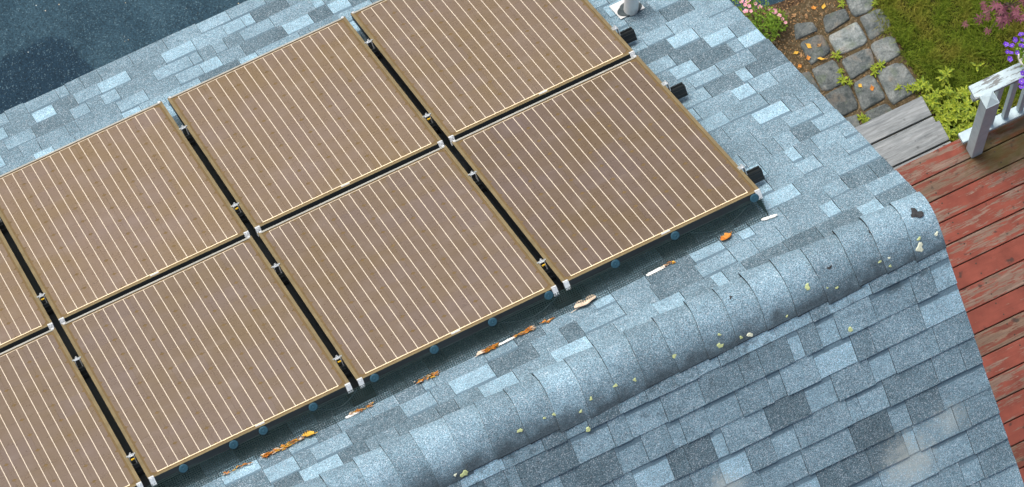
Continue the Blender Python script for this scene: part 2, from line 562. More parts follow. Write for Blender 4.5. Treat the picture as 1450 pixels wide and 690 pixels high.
# planting bed of mulch between house and driveway
bm = bmesh.new()
nx, ny = 90, 40
vs = [[bm.verts.new((1.6 + 2.2 * i / nx, 2.7 + 1.0 * j / ny, 0.0)) for i in range(nx + 1)] for j in range(ny + 1)]
for j in range(ny + 1):
    for i in range(nx + 1):
        v = vs[j][i]
        v.co.y += 0.02 * math.sin(v.co.x * 9.0) * (j / ny)
        v.co.z = random.uniform(-0.003, 0.006)
for j in range(ny):
    for i in range(nx):
        bm.faces.new((vs[j][i], vs[j][i + 1], vs[j + 1][i + 1], vs[j + 1][i]))
me = bpy.data.meshes.new('planting_bed'); bm.to_mesh(me); bm.free()
tag(link('planting_bed', me, None, [M['mulch']]), kind='structure')
# cobble path
g = MB(); g.box(3.05, 3.79, 2.3, 3.62, -0.05, 0.0085)
path = tag(g.build('path', M['joint']), kind='structure')
STONES = [
    [(3.638, 3.542), (3.796, 3.464), (3.752, 3.375), (3.622, 3.384)],
    [(3.656, 3.36), (3.795, 3.361), (3.809, 3.222), (3.645, 3.199)],
    [(3.419, 3.338), (3.62, 3.343), (3.623, 3.196), (3.419, 3.196)],
    [(3.448, 3.469), (3.595, 3.459), (3.587, 3.38), (3.417, 3.359)],
    [(3.261, 3.505), (3.362, 3.47), (3.373, 3.402), (3.218, 3.409)],
    [(3.233, 3.374), (3.378, 3.372), (3.382, 3.239), (3.226, 3.219)],
    [(3.631, 3.171), (3.783, 3.159), (3.776, 3.031), (3.628, 3.014)],
    [(3.422, 3.157), (3.609, 3.155), (3.594, 3.038), (3.412, 3.017)],
    [(3.222, 3.186), (3.372, 3.181), (3.375, 3.021), (3.216, 3.021)],
    [(3.409, 2.979), (3.545, 2.987), (3.551, 2.812), (3.385, 2.799)],
    [(3.217, 2.996), (3.375, 2.997), (3.369, 2.832), (3.214, 2.826)],
    [(3.581, 2.985), (3.749, 2.978), (3.777, 2.768), (3.570, 2.754)],
    [(3.386, 2.780), (3.540, 2.774), (3.548, 2.698), (3.391, 2.711)],
    [(3.243, 2.805), (3.334, 2.791), (3.317, 2.707), (3.227, 2.724)],
    [(3.132, 3.189), (3.198, 3.177), (3.200, 3.029), (3.135, 3.029)]]
TONE = [1.2, 1.0, 1.75, 0.85, 0.9, 0.85, 1.25, 1.05, 0.95, 0.9, 0.75, 1.15, 0.85, 0.95, 0.8]
for si, (q, tn) in enumerate(zip(STONES, TONE)):
    rs = random.Random(40 + si)
    bm = bmesh.new()
    N = 30
    rings = []
    ctr = sum((Vector((*p, 0)) for p in q), Vector()) / 4
    def bil(u, v_):
        a0, a1, a2, a3 = [Vector((*p, 0)) for p in q]
        return (a0 * (1 - u) + a1 * u) * (1 - v_) + (a3 * (1 - u) + a2 * u) * v_
    ph = [rs.uniform(0, 6.28) for _ in range(4)]
    for rr, z in ((1.03, -0.01), (1.03, 0.012), (0.985, 0.021), (0.90, 0.0255), (0.66, 0.0270), (0.34, 0.0275)):
        ring = []
        for k in range(N):
            t = 2 * math.pi * k / N
            cx, sy = math.cos(t), math.sin(t)
            ex = 0.32
            u = 0.5 + 0.5 * rr * math.copysign(abs(cx) ** ex, cx)
            v_ = 0.5 + 0.5 * rr * math.copysign(abs(sy) ** ex, sy)
            p = bil(u, v_)
            wob = 1 + 0.022 * math.sin(3 * t + ph[0]) + 0.018 * math.sin(5 * t + ph[1]) + 0.012 * math.sin(9 * t + ph[2])
            p = ctr + (p - ctr) * (wob * 1.06)
            zz = z + (rs.uniform(-0.0032, 0.0032) if z > 0.015 else 0)
            ring.append(bm.verts.new((p.x - ctr.x, p.y - ctr.y, zz)))
        rings.append(ring)
    for A, B in zip(rings, rings[1:]):
        for k in range(N):
            bm.faces.new((A[k], A[(k + 1) % N], B[(k + 1) % N], B[k]))
    bm.faces.new(rings[-1])
    bmesh.ops.recalc_face_normals(bm, faces=bm.faces)
    me = bpy.data.meshes.new('paving_stone'); bm.to_mesh(me); bm.free()
    me.polygons.foreach_set('use_smooth', [True] * len(me.polygons))
    o = link('paving_stone', me, path, [M['stone']], Matrix.Translation((ctr.x, ctr.y, 0.0)))
    o.color = (tn * 0.82, tn * 0.82, tn * 0.82, 1)

# ------------------------------------------------------------------ HOUSE
XR = 1.594                    # gable rake edge
XL = -7.6
DEL = 4.80                    # slope length to the eave
house = tag(empty('house', loc=(-3.0, 0.0, 0.0)),
            'house with steep blue-grey shingled gable roof carrying the solar panels', 'house')


def RP(side, X, d, h):
    s_ = 1 if side == 'L' else -1
    return Vector((X, s_ * (d + h) * K, HR - (d - h) * K))


def RM(side, X, d, h=0.0):
    """matrix with local x along ridge, y up the slope, z outwards"""
    if side == 'L': ax, ay, az = Vector((-1, 0, 0)), Vector((0, -K, K)), Vector((0, K, K))
    else: ax, ay, az = Vector((1, 0, 0)), Vector((0, K, K)), Vector((0, -K, K))
    r = Matrix((ax, ay, az)).transposed().to_4x4()
    r.translation = RP(side, X, d, h)
    return r


# walls
yw = DEL * K - 0.30
zw = HR - DEL * K
g = MB(); g.box(XL + 0.25, XR - 0.16, yw - 0.15, yw, 0, zw + 0.1); g.build('wall', M['siding'], house, world=True)
g = MB(); g.box(XL + 0.25, XR - 0.16, -yw, -yw + 0.15, 0, zw + 0.1); g.build('wall', M['siding'], house, world=True)
for xa, xb in ((XR - 0.31, XR - 0.163), (XL + 0.253, XL + 0.40)):
    g = MB()
    prof = [(-yw + 0.151, 0), (yw - 0.151, 0), (yw - 0.151, HR - yw - 0.13 + 0.15), (0, HR - 0.13), (-yw + 0.151, HR - yw - 0.13 + 0.15)]
    A = [(xa, y, z) for y, z in prof]; B = [(xb, y, z) for y, z in prof]
    g.face(list(reversed(A))); g.face(B)
    for i in range(5):
        j = (i + 1) % 5
        g.face([A[i], A[j], B[j], B[i]])
    g.build('wall', M['siding'], house, world=True)
# roof decks
slopes = {}
for side in 'LR':
    g = MB()
    g.box(0, XR - 0.012 - XL, 0, DEL - 0.015 - 0.05, -0.045, -0.0015)
    Mx = RM(side, XR - 0.012 if side == 'L' else XL, DEL - 0.015)
    bmv = MB()
    bmv.v = [tuple(Mx @ Vector(v)) for v in g.v]; bmv.f, bmv.mi, bmv.uv = g.f, g.mi, g.uv
    slopes[side] = bmv.build('roof_slope', M['felt'], house, world=True)
    # drip edge along the eave and rake boards
    g = MB(); g.box(0, XR - XL, -0.022, 0.03, -0.052, -0.046)
    g.box(0, XR - XL, -0.024, -0.016, -0.085, -0.004)
    v2 = MB(); Mx = RM(side, XR if side == 'L' else XL, DEL - 0.015)
    v2.v = [tuple(Mx @ Vector(v)) for v in g.v]; v2.f, v2.mi, v2.uv = g.f, g.mi, g.uv
    v2.build('drip_edge', M['drip'], house, world=True)
    for X0 in (XR - 0.040, XL + 0.02):
        g = MB(); g.box(0, 0.020, 0.03, DEL - 0.06, -0.19, -0.048)
        v2 = MB(); Mx = RM(side, X0 + (0.02 if side == 'L' else 0), DEL - 0.015)
        v2.v = [tuple(Mx @ Vector(v)) for v in g.v]; v2.f, v2.mi, v2.uv = g.f, g.mi, g.uv
        v2.build('rake_board', M['trim'], house, world=True)

# ---- shingles: laminated courses, raised teeth and recessed cut-outs
EX = 0.1465
UP = EX + 0.035


def shingle_geo(mb, Mx, wd, raised, mi, side_mi, y1=UP):
    zt = 0.0125 if raised else 0.0065
    zu = 0.0022
    zb = -0.001
    kk = (zu - zt) / EX
    za = zt; ze = max(zt + kk * y1, zb + 0.0004)
    P = [(0, 0, zb), (wd, 0, zb), (wd, y1, zb), (0, y1, zb), (0, 0, za), (wd, 0, za), (wd, y1, ze), (0, y1, ze)]
    P = [tuple(Mx @ Vector(p)) for p in P]
    b = len(mb.v); mb.v += P
    for f, ms, uv in (((4, 5, 6, 7), mi, [(0, 0), (1, 0), (1, y1 / EX), (0, y1 / EX)]),
                      ((0, 1, 5, 4), side_mi, None), ((1, 2, 6, 5), side_mi, None), ((3, 0, 4, 7), side_mi, None), ((2, 3, 7, 6), side_mi, None)):
        mb.f.append(tuple(b + k for k in f)); mb.mi.append(ms); mb.uv.append(uv or [(0, 0)] * 4)


TONES = ['sh_dark', 'sh_mid', 'sh_soft', 'sh_light', 'sh_band']
unit = {}
for tn in TONES:
    mb = MB(); shingle_geo(mb, Matrix.Identity(4), 1.0, tn in TONES[:3], 0, 1)
    unit[tn] = mb.mesh('shingle', [M[tn], M['asphalt_edge']])


def project(P):
    v = P - CP
    zc = v.dot(rz)
    return 725 + 6937.395 * v.dot(rx) / zc, 345 + 6937.395 * v.dot(ry) / zc


rec = []
for side in 'LR':
    rs = random.Random(11 if side == 'L' else 23)
    n = int(DEL / EX) + 1
    off = 0.0
    for c in range(n):
        d = DEL + 0.012 - c * EX                      # butt edge of this course
        if d < 0.06: break
        x = XL + rs.uniform(-0.2, 0.0)
        raised = rs.random() < 0.5
        while x < XR:
            wd = rs.choice([0.09, 0.12, 0.15, 0.18, 0.21, 0.25]) * rs.uniform(0.88, 1.12) if raised else rs.choice([0.06, 0.10, 0.13, 0.16, 0.19]) * rs.uniform(0.88, 1.12)
            x0, x1 = max(x, XL), min(x + wd, XR + rs.uniform(-0.002, 0.003))
            if x1 + 0.05 > XR: x1 = XR + rs.uniform(-0.002, 0.003)
            if raised: tn = rs.choices(TONES[:3], [0.40, 0.40, 0.20])[0]
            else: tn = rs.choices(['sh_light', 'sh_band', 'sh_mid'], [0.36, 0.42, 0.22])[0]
            if x1 - x0 > 0.03:
                rec.append((side, x0, x1 - 0.0018, d + rs.uniform(-0.0025, 0.0025), tn, rs.uniform(-0.35, 0.35)))
            x = x1 if x1 >= XR - 0.002 else x + wd
            if x1 >= XR - 0.003: break
            raised = (not raised) if rs.random() < 0.86 else raised


def seen(r):
    side, x0, x1, d, tn, _ = r
    xm = (x0 + x1) / 2; dm = d - EX / 2
    if dm < 0.13: return 0
    if side == 'L' and xm < 1.0 and 0.62 < dm < 3.78: return 0
    px, py = project(RP(side, xm, dm, 0))
    if not (-20 < px < 1470 and -20 < py < 710): return 0
    return (x1 - x0) * (1.0 if side == 'R' else 0.62) * (1.0 if (0 < px < 1450 and 0 < py < 690) else 0.5)


rec.sort(key=seen, reverse=True)
rest = MB()
slot = {k_: i for i, k_ in enumerate(TONES)}
for i, r in enumerate(rec):
    side, x0, x1, d, tn, rot = r
    Mx = RM(side, x1 if side == 'L' else x0, d) @ Matrix.Rotation(math.radians(rot * 0.5), 4, 'Z')
    if i < 300 and seen(r) > 0 and d > UP + 0.065:
        o = link('shingle', unit[tn], slopes[side], (), Mx @ Matrix.Diagonal((x1 - x0, 1, 1, 1)), True)
    else:
        shingle_geo(rest, Mx, x1 - x0, tn in TONES[:3], slot[tn], 5, min(UP, d - 0.065))
o = rest.build('shingle_field', [M[k_] for k_ in TONES] + [M['asphalt_edge']], house, world=True)
o['kind'] = 'stuff'


# ---- rounded ridge caps, lapped along the ridge
def cap_prof(t, lift=0.0):
    hl, hr, top = 0.013, 0.008, 0.066
    A = Vector(((0.15 + hl) * K, -(0.15 - hl) * K)); B = Vector((-(0.21 + hr) * K, -(0.21 - hr) * K)); Cc = Vector((0.0, top))
    p = A * (1 - t) ** 2 + Cc * (2 * t * (1 - t)) + B * t * t
    dv = (Cc - A) * (2 * (1 - t)) + (B - Cc) * (2 * t)
    nrm = Vector((dv.y, -dv.x)).normalized()
    if nrm.y < 0: nrm = -nrm
    return p + nrm * lift, nrm


NS = 16
CE = 0.149
capn = 0
x = XR + 0.004
xs = []
while x > -4.6:
    xs.append(x); x -= CE
# each cap: exposed butt edge on its -X side, tucked under its -X neighbour's... laid from the far end to the gable
for i, x1 in enumerate(xs):
    rs = random.Random(300 + i)
    x0 = x1 - CE + rs.uniform(-0.008, 0.008)
    xe = x1 + 0.02 if i else x1
    skew = rs.uniform(-0.012, 0.012)
    mb = MB()
    lz = rs.uniform(0.011, 0.019)
    t0, t1 = rs.uniform(-0.03, 0.07), 1 + rs.uniform(-0.03, 0.02)
    rows = []
    ncol = 4
    for c in range(ncol + 1):
        fx = c / ncol
        row = []
        for k_ in range(NS + 1):
            u = k_ / NS
            t = t0 + (t1 - t0) * u
            wav = 0.0035 * math.sin(5 * u + i) * (1 - fx)
            lift = (lz + 0.004 * rs.random() * (1 - fx)) * (1 - fx) * (1 - 0.55 * u) + 0.0012 * fx
            if i in (3, 9, 10, 12, 14) and c == 0 and 3 < k_ < 9: lift += 0.007
            p, nr = cap_prof(t, lift)
            row.append(Vector((x0 + (xe - x0) * fx + skew * (u - 0.5) * (1 - fx) + wav, p.x, HR + p.y)))
        rows.append(row)
    for c in range(ncol):
        for k_ in range(NS):
            us = [(c / ncol, k_ / NS), (c / ncol, (k_ + 1) / NS), ((c + 1) / ncol, (k_ + 1) / NS), ((c + 1) / ncol, k_ / NS)]
            mb.face([rows[c][k_], rows[c][k_ + 1], rows[c + 1][k_ + 1], rows[c + 1][k_]], 0, us)
    # butt edge and skirts
    def low(v_, k_):
        t = t0 + (t1 - t0) * k_ / NS
        p, nr = cap_prof(t, -0.004)
        return Vector((v_.x, p.x, HR + p.y))
    for k_ in range(NS):
        mb.face([rows[0][k_ + 1], rows[0][k_], low(rows[0][k_], k_), low(rows[0][k_ + 1], k_ + 1)], 1)
        if i == 0:
            mb.face([rows[-1][k_], rows[-1][k_ + 1], low(rows[-1][k_ + 1], k_ + 1), low(rows[-1][k_], k_)], 1)
    for kk in (0, NS):
        for c in range(ncol):
            a_, b_ = rows[c][kk], rows[c + 1][kk]
            pa = a_ + Vector((0, 0, -0.03)); pb = b_ + Vector((0, 0, -0.03))
            mb.face([a_, b_, pb, pa] if kk == 0 else [b_, a_, pa, pb], 1)
    o = mb.build('ridge_cap', [M['sh_cap'], M['asphalt_edge']], house, world=True, smooth=False)
    o.data.polygons.foreach_set('use_smooth', [p.material_index == 0 for p in o.data.polygons])


def blob(mb, org, ux, uy, un, r, rs, thick=0.003, n=11, jag=0.25, sx=1.0):
    ph = [rs.uniform(0, 6.28) for _ in range(3)]
    outer, inner = [], []
    for k_ in range(n):
        t = 2 * math.pi * k_ / n
        q = r * (1 + jag * (0.5 * math.sin(2 * t + ph[0]) + 0.4 * math.sin(3 * t + ph[1]) + 0.5 * rs.uniform(-1, 1)))
        dv = ux * (math.cos(t) * q * sx) + uy * (math.sin(t) * q)
        outer.append(org + dv - un * 0.001); inner.append(org + dv * 0.8 + un * thick)
    for k_ in range(n):
        j = (k_ + 1) % n
        mb.face([outer[k_], outer[j], inner[j], inner[k_]])
    mb.face(inner)


# lichen rosettes and bald asphalt patches growing on the caps
LICH = [(1.478, 0.875, 0.024), (1.487, 0.77, 0.010), (1.570, 0.81, 0.011), (1.284, 0.818, 0.008), (1.329, 0.828, 0.007), (1.322, 0.92, 0.008),
        (0.934, 0.71, 0.016), (1.017, 0.83, 0.006), (1.059, 0.88, 0.008), (0.469, 0.902, 0.017), (0.572, 0.922, 0.009), (0.614, 0.94, 0.016),
        (0.484, 0.777, 0.008), (-0.508, 0.785, 0.013), (-0.809, 0.965, 0.020), (-0.849, 0.935, 0.008), (-0.386, 0.775, 0.007), (-0.34, 0.785, 0.009),
        (-0.036, 0.79, 0.011), (0.054, 0.833, 0.010), (-0.16, 0.81, 0.009), (-0.223, 0.897, 0.009), (0.259, 0.772, 0.012), (0.80, 0.93, 0.007), (-1.1, 0.86, 0.009)]
for i, (X, t, r) in enumerate(LICH):
    rs = random.Random(i)
    p, nr = cap_prof(t, 0.0075)
    un = Vector((0, nr.x, nr.y)); ux = Vector((1, 0, 0)); uy = un.cross(ux)
    mb = MB(); blob(mb, Vector((X, p.x, HR + p.y)), ux, uy, un, r * 0.85, rs, 0.0018, 13, 0.5)
    mb.build('lichen_patch', M['lichen'] if rs.random() < 0.75 else M['lichen_pale'], house, world=True)
for X, d, r in ((1.057, 0.390, 0.013), (-0.219, 0.269, 0.012)):
    Mx = RM('R', X, d, 0.011).to_3x3()
    mb = MB(); blob(mb, RP('R', X, d, 0.011), Mx.col[0], Mx.col[1], Mx.col[2], r, random.Random(int(d * 999)), 0.003)
    mb.build('lichen_patch', M['lichen'], house, world=True)
for X, t, r, sx in ((1.522, 0.42, 0.024, 1.25), (1.300, 0.37, 0.010, 0.8), (1.308, 0.45, 0.013, 0.8), (0.60, 0.36, 0.008, 1.0), (1.06, 0.60, 0.008, 1.3), (1.33, 0.50, 0.004, 1.0)):
    rs = random.Random(int(X * 1000))
    p, nr = cap_prof(t, 0.0085)
    un = Vector((0, nr.x, nr.y)); ux = Vector((1, 0, 0)); uy = un.cross(ux)
    mb = MB(); blob(mb, Vector((X, p.x, HR + p.y)), ux, uy, un, r, rs, 0.0012, 14, 0.55, sx)
    mb.build('bald_patch', M['bare'], house, world=True)

# ------------------------------------------------------------------ SOLAR ARRAY
PWD, PLN, GX, GY = 0.9995, 1.656, 0.0323, 0.0433
D0 = 0.55                         # ridge-side edge of the array (distance down the slope)
HT = 0.14                         # panel face above the shingles
FR = 0.016


def panel_meshes():
    """local frame: x along the ridge, y towards the ridge, z outwards, origin at centre of the face"""
    R = {}
    hx, hy = PWD / 2, PLN / 2
    mb = MB(); mb.box(-hx + 0.004, hx - 0.004, -hy + 0.004, hy - 0.004, -0.008, -0.0030)
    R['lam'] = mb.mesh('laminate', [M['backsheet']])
    mb = MB()
    # frame: four sides, black outside, bronze lip on top; the ridge-side lip is paler
    mb.box(-hx, -hx + FR, -hy, hy, -0.040, 0, 0, 1)
    mb.box(hx - FR, hx, -hy, hy, -0.040, 0, 0, 1)
    mb.box(-hx + FR, hx - FR, hy - FR, hy, -0.040, -0.0003, 0, 1)
    mb.box(-hx + FR, hx - FR, -hy, -hy + FR, -0.040, -0.0003, 0, 2)
    R['frame'] = mb.mesh('frame', [M['black_alu'], M['lip'], M['lip_pale']])
    # pseudo-square cell
    a_, ch = 0.0785, 0.013
    o_ = [(-a_ + ch, -a_), (a_ - ch, -a_), (a_, -a_ + ch), (a_, a_ - ch), (a_ - ch, a_), (-a_ + ch, a_), (-a_, a_ - ch), (-a_, -a_ + ch)]
    mb = MB()
    top = [(x, y, 0.0) for x, y in o_]; bot = [(x * 1.003, y * 1.003, -0.0008) for x, y in o_]
    mb.face(top)
    for i in range(8):
        j = (i + 1) % 8
        mb.face([bot[i], bot[j], top[j], top[i]])
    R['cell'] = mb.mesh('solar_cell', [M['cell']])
    mb = MB(); mb.box(-0.0018, 0.0018, -0.794, 0.794, 0, 0.0006)
    R['bus'] = mb.mesh('busbar', [M['busbar']])
    mb = MB(); mb.box(-0.449, 0.449, -0.0034, 0.0034, 0, 0.0007)
    R['rib'] = mb.mesh('end_ribbon', [M['ribbon']])
    mb = MB(); mb.box(-0.449, 0.449, -0.0021, 0.0021, 0, 0.0007)
    R['rib2'] = mb.mesh('end_ribbon', [M['busbar']])
    # corner clip: plate folded over the frame edge with a slot rib
    mb = MB()
    mb.box(-0.0125, 0.0125, -0.012, 0.003, 0, 0.0035)
    mb.box(-0.0125, 0.0125, 0.0003, 0.0035, -0.042, 0.0035)
    mb.box(-0.0025, 0.0025, 0.0035, 0.0055, -0.036, 0.0)
    R['clip'] = mb.mesh('corner_clip', [M['clip']])
    mb = MB(); mb.box(-0.022, 0.022, -0.006, 0.006, 0, 0.0008)
    R['label'] = mb.mesh('barcode_label', [M['label_white']])
    return R


PM = panel_meshes()
PT = [[(0.80, 0.78, 0.80), (0.94, 0.93, 0.95), (0.97, 0.97, 0.99), (0.97, 0.97, 1.0)], [(1.0, 0.98, 0.96), (1.06, 1.03, 0.98), (1.12, 1.09, 1.05), (1.12, 1.09, 1.05)]]  # per-panel tints: reflection differences painted into the cell colour
NTH = ['', 'second', 'third', 'fourth']
for row in (0, 1):                     # 0 = ridge side, 1 = eave side
    for c in range(4):                 # 0 = at the gable end
        X = 0.496 - c * (PWD + GX)
        dc = D0 - 0.003 + PLN / 2 + row * (PLN + GY)
        rs = random.Random(row * 10 + c)
        Mx = Matrix((Vector((-1, 0, 0)), Vector((0, -K, K)), Vector((0, K, K)))).transposed().to_4x4()
        Mx.translation = RP('L', X, dc, HT + rs.uniform(-0.001, 0.001))
        Mx = Mx @ Matrix.Rotation(math.radians(rs.uniform(-0.06, 0.06)), 4, 'Z')
        rn = 'ridge-side row' if row == 0 else 'eave-side row'
        where = 'nearest the gable in the ' + rn if c == 0 else NTH[c] + ' from the gable in the ' + rn
        p = tag(empty('solar_panel', Mx), 'brown cream-striped solar panel, ' + where, 'solar panel', 'solar panels on the roof')
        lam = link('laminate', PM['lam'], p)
        fr = link('frame', PM['frame'], p)
        for i in range(6):
            for j in range(10):
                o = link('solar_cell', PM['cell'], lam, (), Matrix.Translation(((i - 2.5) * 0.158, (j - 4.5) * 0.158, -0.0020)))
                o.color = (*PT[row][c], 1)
        for i in range(18):
            xb = (i // 3 - 2.5) * 0.158 + (i % 3 - 1) * 0.0525
            link('busbar', PM['bus'], lam, (), Matrix.Translation((xb, 0, -0.0018)))
        link('end_ribbon', PM['rib'], lam, (), Matrix.Translation((0, 0.795, -0.0018)))
        link('end_ribbon', PM['rib2'], lam, (), Matrix.Translation((0, -0.796, -0.0018)))
        for sx in (-1, 1):
            link('corner_clip', PM['clip'], fr, (), Matrix.Translation((sx * (PWD / 2 - 0.0135), PLN / 2 + 0.0005, 0.0)))
            link('corner_clip', PM['clip'], fr, (), Matrix.Translation((sx * (PWD / 2 - 0.0135), -PLN / 2 - 0.0005, 0.0)) @ Matrix.Rotation(math.pi, 4, 'Z') @ Matrix.Scale(0.5, 4, (1, 0, 0)))
        link('barcode_label', PM['label'], fr, (), Matrix.Translation((rs.uniform(-0.06, 0.02), PLN / 2 - 0.020, 0.0)))

# ---- mounting rails with clamps
rail_d = [0.804, 1.828, 2.549, 3.527]
XE = 1.085
names = ['closest to the ridge', 'second from the ridge', 'third from the ridge', 'closest to the eave']
# shared clamp meshes (local: x along ridge, y up slope, z out; origin at rail top)
mb = MB()
mb.box(-0.0135, 0.0135, -0.010, 0.010, 0.0405, 0.0435)
mb.box(-0.0135, -0.0105, -0.010, 0.010, 0.0, 0.0405)
mb.box(0.0105, 0.0135, -0.010, 0.010, 0.0, 0.0405)
clamp_me = mb.mesh('mid_clamp', [M['silver']])
mb = MB()
mb.box(-0.0225, 0.0225, -0.0055, 0.0055, 0.0436, 0.0456)
clampw_me = mb.mesh('clamp_lip', [M['silver']])
mb = MB(); mb.lathe([(0.0070, 0.0435), (0.0070, 0.050), (0.0045, 0.051), (0.0045, 0.056)], 6)
bolt_me = mb.mesh('bolt', [M['silver']])
mb = MB(); mb.box(-0.008, 0.008, 0.018, 0.023, 0.030, 0.035)
dot_me = mb.mesh('yellow_tab', [M['yellow_dot']])
mb = MB()
mb.box(-0.012, 0.016, -0.016, 0.016, 0.0405, 0.0435)
mb.box(-0.0005, 0.003, -0.016, 0.016, 0.0, 0.0405)
mb.box(0.013, 0.016, -0.016, 0.016, 0.0, 0.0405)
endclamp_me = mb.mesh('end_clamp', [M['silver']])
for ri, d in enumerate(rail_d):
    Mx = RM('L', 0.0, d, 0.0)
    Mx.translation = RP('L', 0, d, 0.0995)
    # flip so that local +x = world +X: use a rotated frame (x=-X there)
    rail = tag(empty('mounting_rail', Mx), 'black metal rail under the panels, ' + names[ri] + ', end sticking out', 'rail', 'mounting rails')
    L0, L1 = -XE, 4.3
    mb = MB()
    mb.box(L0, L1, -0.020, 0.020, -0.058, -0.006)
    mb.box(L0, L1, -0.020, -0.007, -0.006, 0.0)
    mb.box(L0, L1, 0.007, 0.020, -0.006, 0.0)
    mb.box(L0, L1, 0.020, 0.024, -0.018, -0.012)
    mb.box(L0, L1, 0.020, 0.024, -0.045, -0.039)
    mb.build('rail_body', M['black_alu'], rail)
    for fx in (-0.72, 0.55, 1.85, 3.1):
        mb = MB()
        mb.box(fx - 0.025, fx + 0.025, 0.0245, 0.0300, -0.097, -0.015)
        mb.box(fx - 0.025, fx + 0.025, 0.0300, 0.075, -0.097, -0.091)
        mb.build('mounting_foot', M['black_alu'], rail)
    for c in range(3):
        gx = 0.0199 + c * (PWD + GX)
        k_ = link('mid_clamp', clamp_me, rail, (), Matrix.Translation((gx, 0, 0.0)))
        link('clamp_lip', clampw_me, k_, (), Matrix.Identity(4))
        link('bolt', bolt_me, k_, (), Matrix.Identity(4))
        if ri in (0, 2): link('yellow_tab', dot_me, k_, (), Matrix.Identity(4))
    k_ = link('end_clamp', endclamp_me, rail, (), Matrix.Translation((-0.99575 - 0.0027, 0, 0)) @ Matrix.Rotation(math.pi, 4, 'Z'))
    link('bolt', bolt_me, k_, (), Matrix.Translation((0.007, 0, 0)))

# ---- black strip added on the shingles under each column gap, keeping it dark
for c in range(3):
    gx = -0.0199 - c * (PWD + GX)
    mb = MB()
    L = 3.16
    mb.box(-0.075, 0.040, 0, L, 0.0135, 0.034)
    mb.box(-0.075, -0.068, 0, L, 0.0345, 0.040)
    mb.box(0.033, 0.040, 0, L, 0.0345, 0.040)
    o = mb.build('dark_gap_strip', M['black_alu'], None, RM('L', gx, 0.565 + L, 0.0))
    tag(o, 'flat black strip added to darken the %s gap between panel columns, counted from the gable' % ('first', 'second', 'third')[c], 'cable channel', 'dark gap strips')  # added strip keeping the gap dark, not a real cable channel

# ---- wire mesh guard along the ridge-side edge
TOPD, FOOTD = 0.5450, 0.527
guard = tag(empty('mesh_guard', RM('L', -0.9, FOOTD, 0.0)), 'black wire mesh guard with round blue clips closing the gap under the panels', 'mesh guard')
Xa, Xb = -3.1, 0.990
mb = MB()
rs = random.Random(5)
H0, H1 = 0.010, 0.112


def gp(X, f):
    """point on the guard: f 0 foot .. 1 top"""
    h = H0 + (H1 - H0) * f
    d = FOOTD + (TOPD - FOOTD) * f - (0.012 * (1 - f) ** 3) * (0.6 + 0.4 * math.sin(X * 9)) - 0.004 * math.sin(X * 5.3 + 1)
    return RP('L', X, d, h)


def wire(mb, pts, r):
    for a_, b_ in zip(pts, pts[1:]):
        dv = (b_ - a_).normalized(); u = dv.orthogonal().normalized() * r; v_ = dv.cross(u).normalized() * r
        b = len(mb.v)
        for q in (a_, b_):
            for s1, s2 in ((1, 0), (-0.5, 0.87), (-0.5, -0.87)):
                mb.v.append(tuple(q + u * s1 + v_ * s2))
        for k_ in range(3):
            j = (k_ + 1) % 3
            mb.f.append((b + k_, b + j, b + 3 + j, b + 3 + k_)); mb.mi.append(0); mb.uv.append([(0, 0)] * 4)


CW = 0.0105
n = int((Xb - Xa) / CW)
for i in range(n + 1):
    X = Xa + i * CW
    wire(mb, [gp(X + 0.0015 * math.sin(k_ * 1.7 + i), k_ / 4) for k_ in range(5)], 0.0013)
nr = 11
for k_ in range(nr + 1):
    wire(mb, [gp(X, k_ / nr) for X in np.linspace(Xa, Xb, 110)], 0.0012)
# return at the gable-side corner
for i in range(1, 26):
    f0 = RP('L', Xb + 0.001 * math.sin(i), FOOTD + i * 0.0105, H0); f1 = RP('L', Xb - 0.004, TOPD + i * 0.0105, H1 - 0.014)
    wire(mb, [f0, f1], 0.0013)
for k_ in range(9):
    h = H0 + (H1 - 0.014 - H0) * k_ / 8
    wire(mb, [RP('L', Xb, FOOTD, h), RP('L', Xb, FOOTD + 0.27, h)], 0.0012)
o = mb.build('wire_mesh', M['mesh_black'], guard, world=True)
o['kind'] = 'stuff'
DISC = [-1.905, -1.657, -1.51, -1.263, -0.958, -0.659, -0.367, -0.084, 0.252, 0.554, 0.958, -2.25, -2.6]
for X in DISC:
    Mx = RM('L', X, 0.5435, 0.118) @ Matrix.Rotation(-math.pi / 2, 4, 'X')
    mb = MB(); mb.lathe([(0.0215, -0.001), (0.0215, 0.0025), (0.0185, 0.0045), (0.012, 0.0050), (0.0115, 0.0042), (0.005, 0.0042), (0.004, 0.008)], 24)
    mb.build('clip_disc', M['disc'], guard, Mx, world=True)
# cables sagging behind the guard
for X0, X1, dip, lab in ((0.62, 0.93, 0.055, 'end panel at the gable'), (-0.34, -0.03, 0.05, 'second panel from the gable'), (-1.25, -1.05, 0.045, 'third panel from the gable')):
    mb = MB()
    pts = []
    for k_ in range(15):
        f = k_ / 14
        pts.append(RP('L', X0 + (X1 - X0) * f, 0.5565 + 0.003 * math.sin(3 * f), 0.094 - dip * math.sin(math.pi * f)))
    mb.tube(pts, 0.0035, 6)
    tag(mb.build('cable', M['cable'], None, smooth=True), 'dark cable sagging behind the wire mesh below the ' + lab, 'cable')

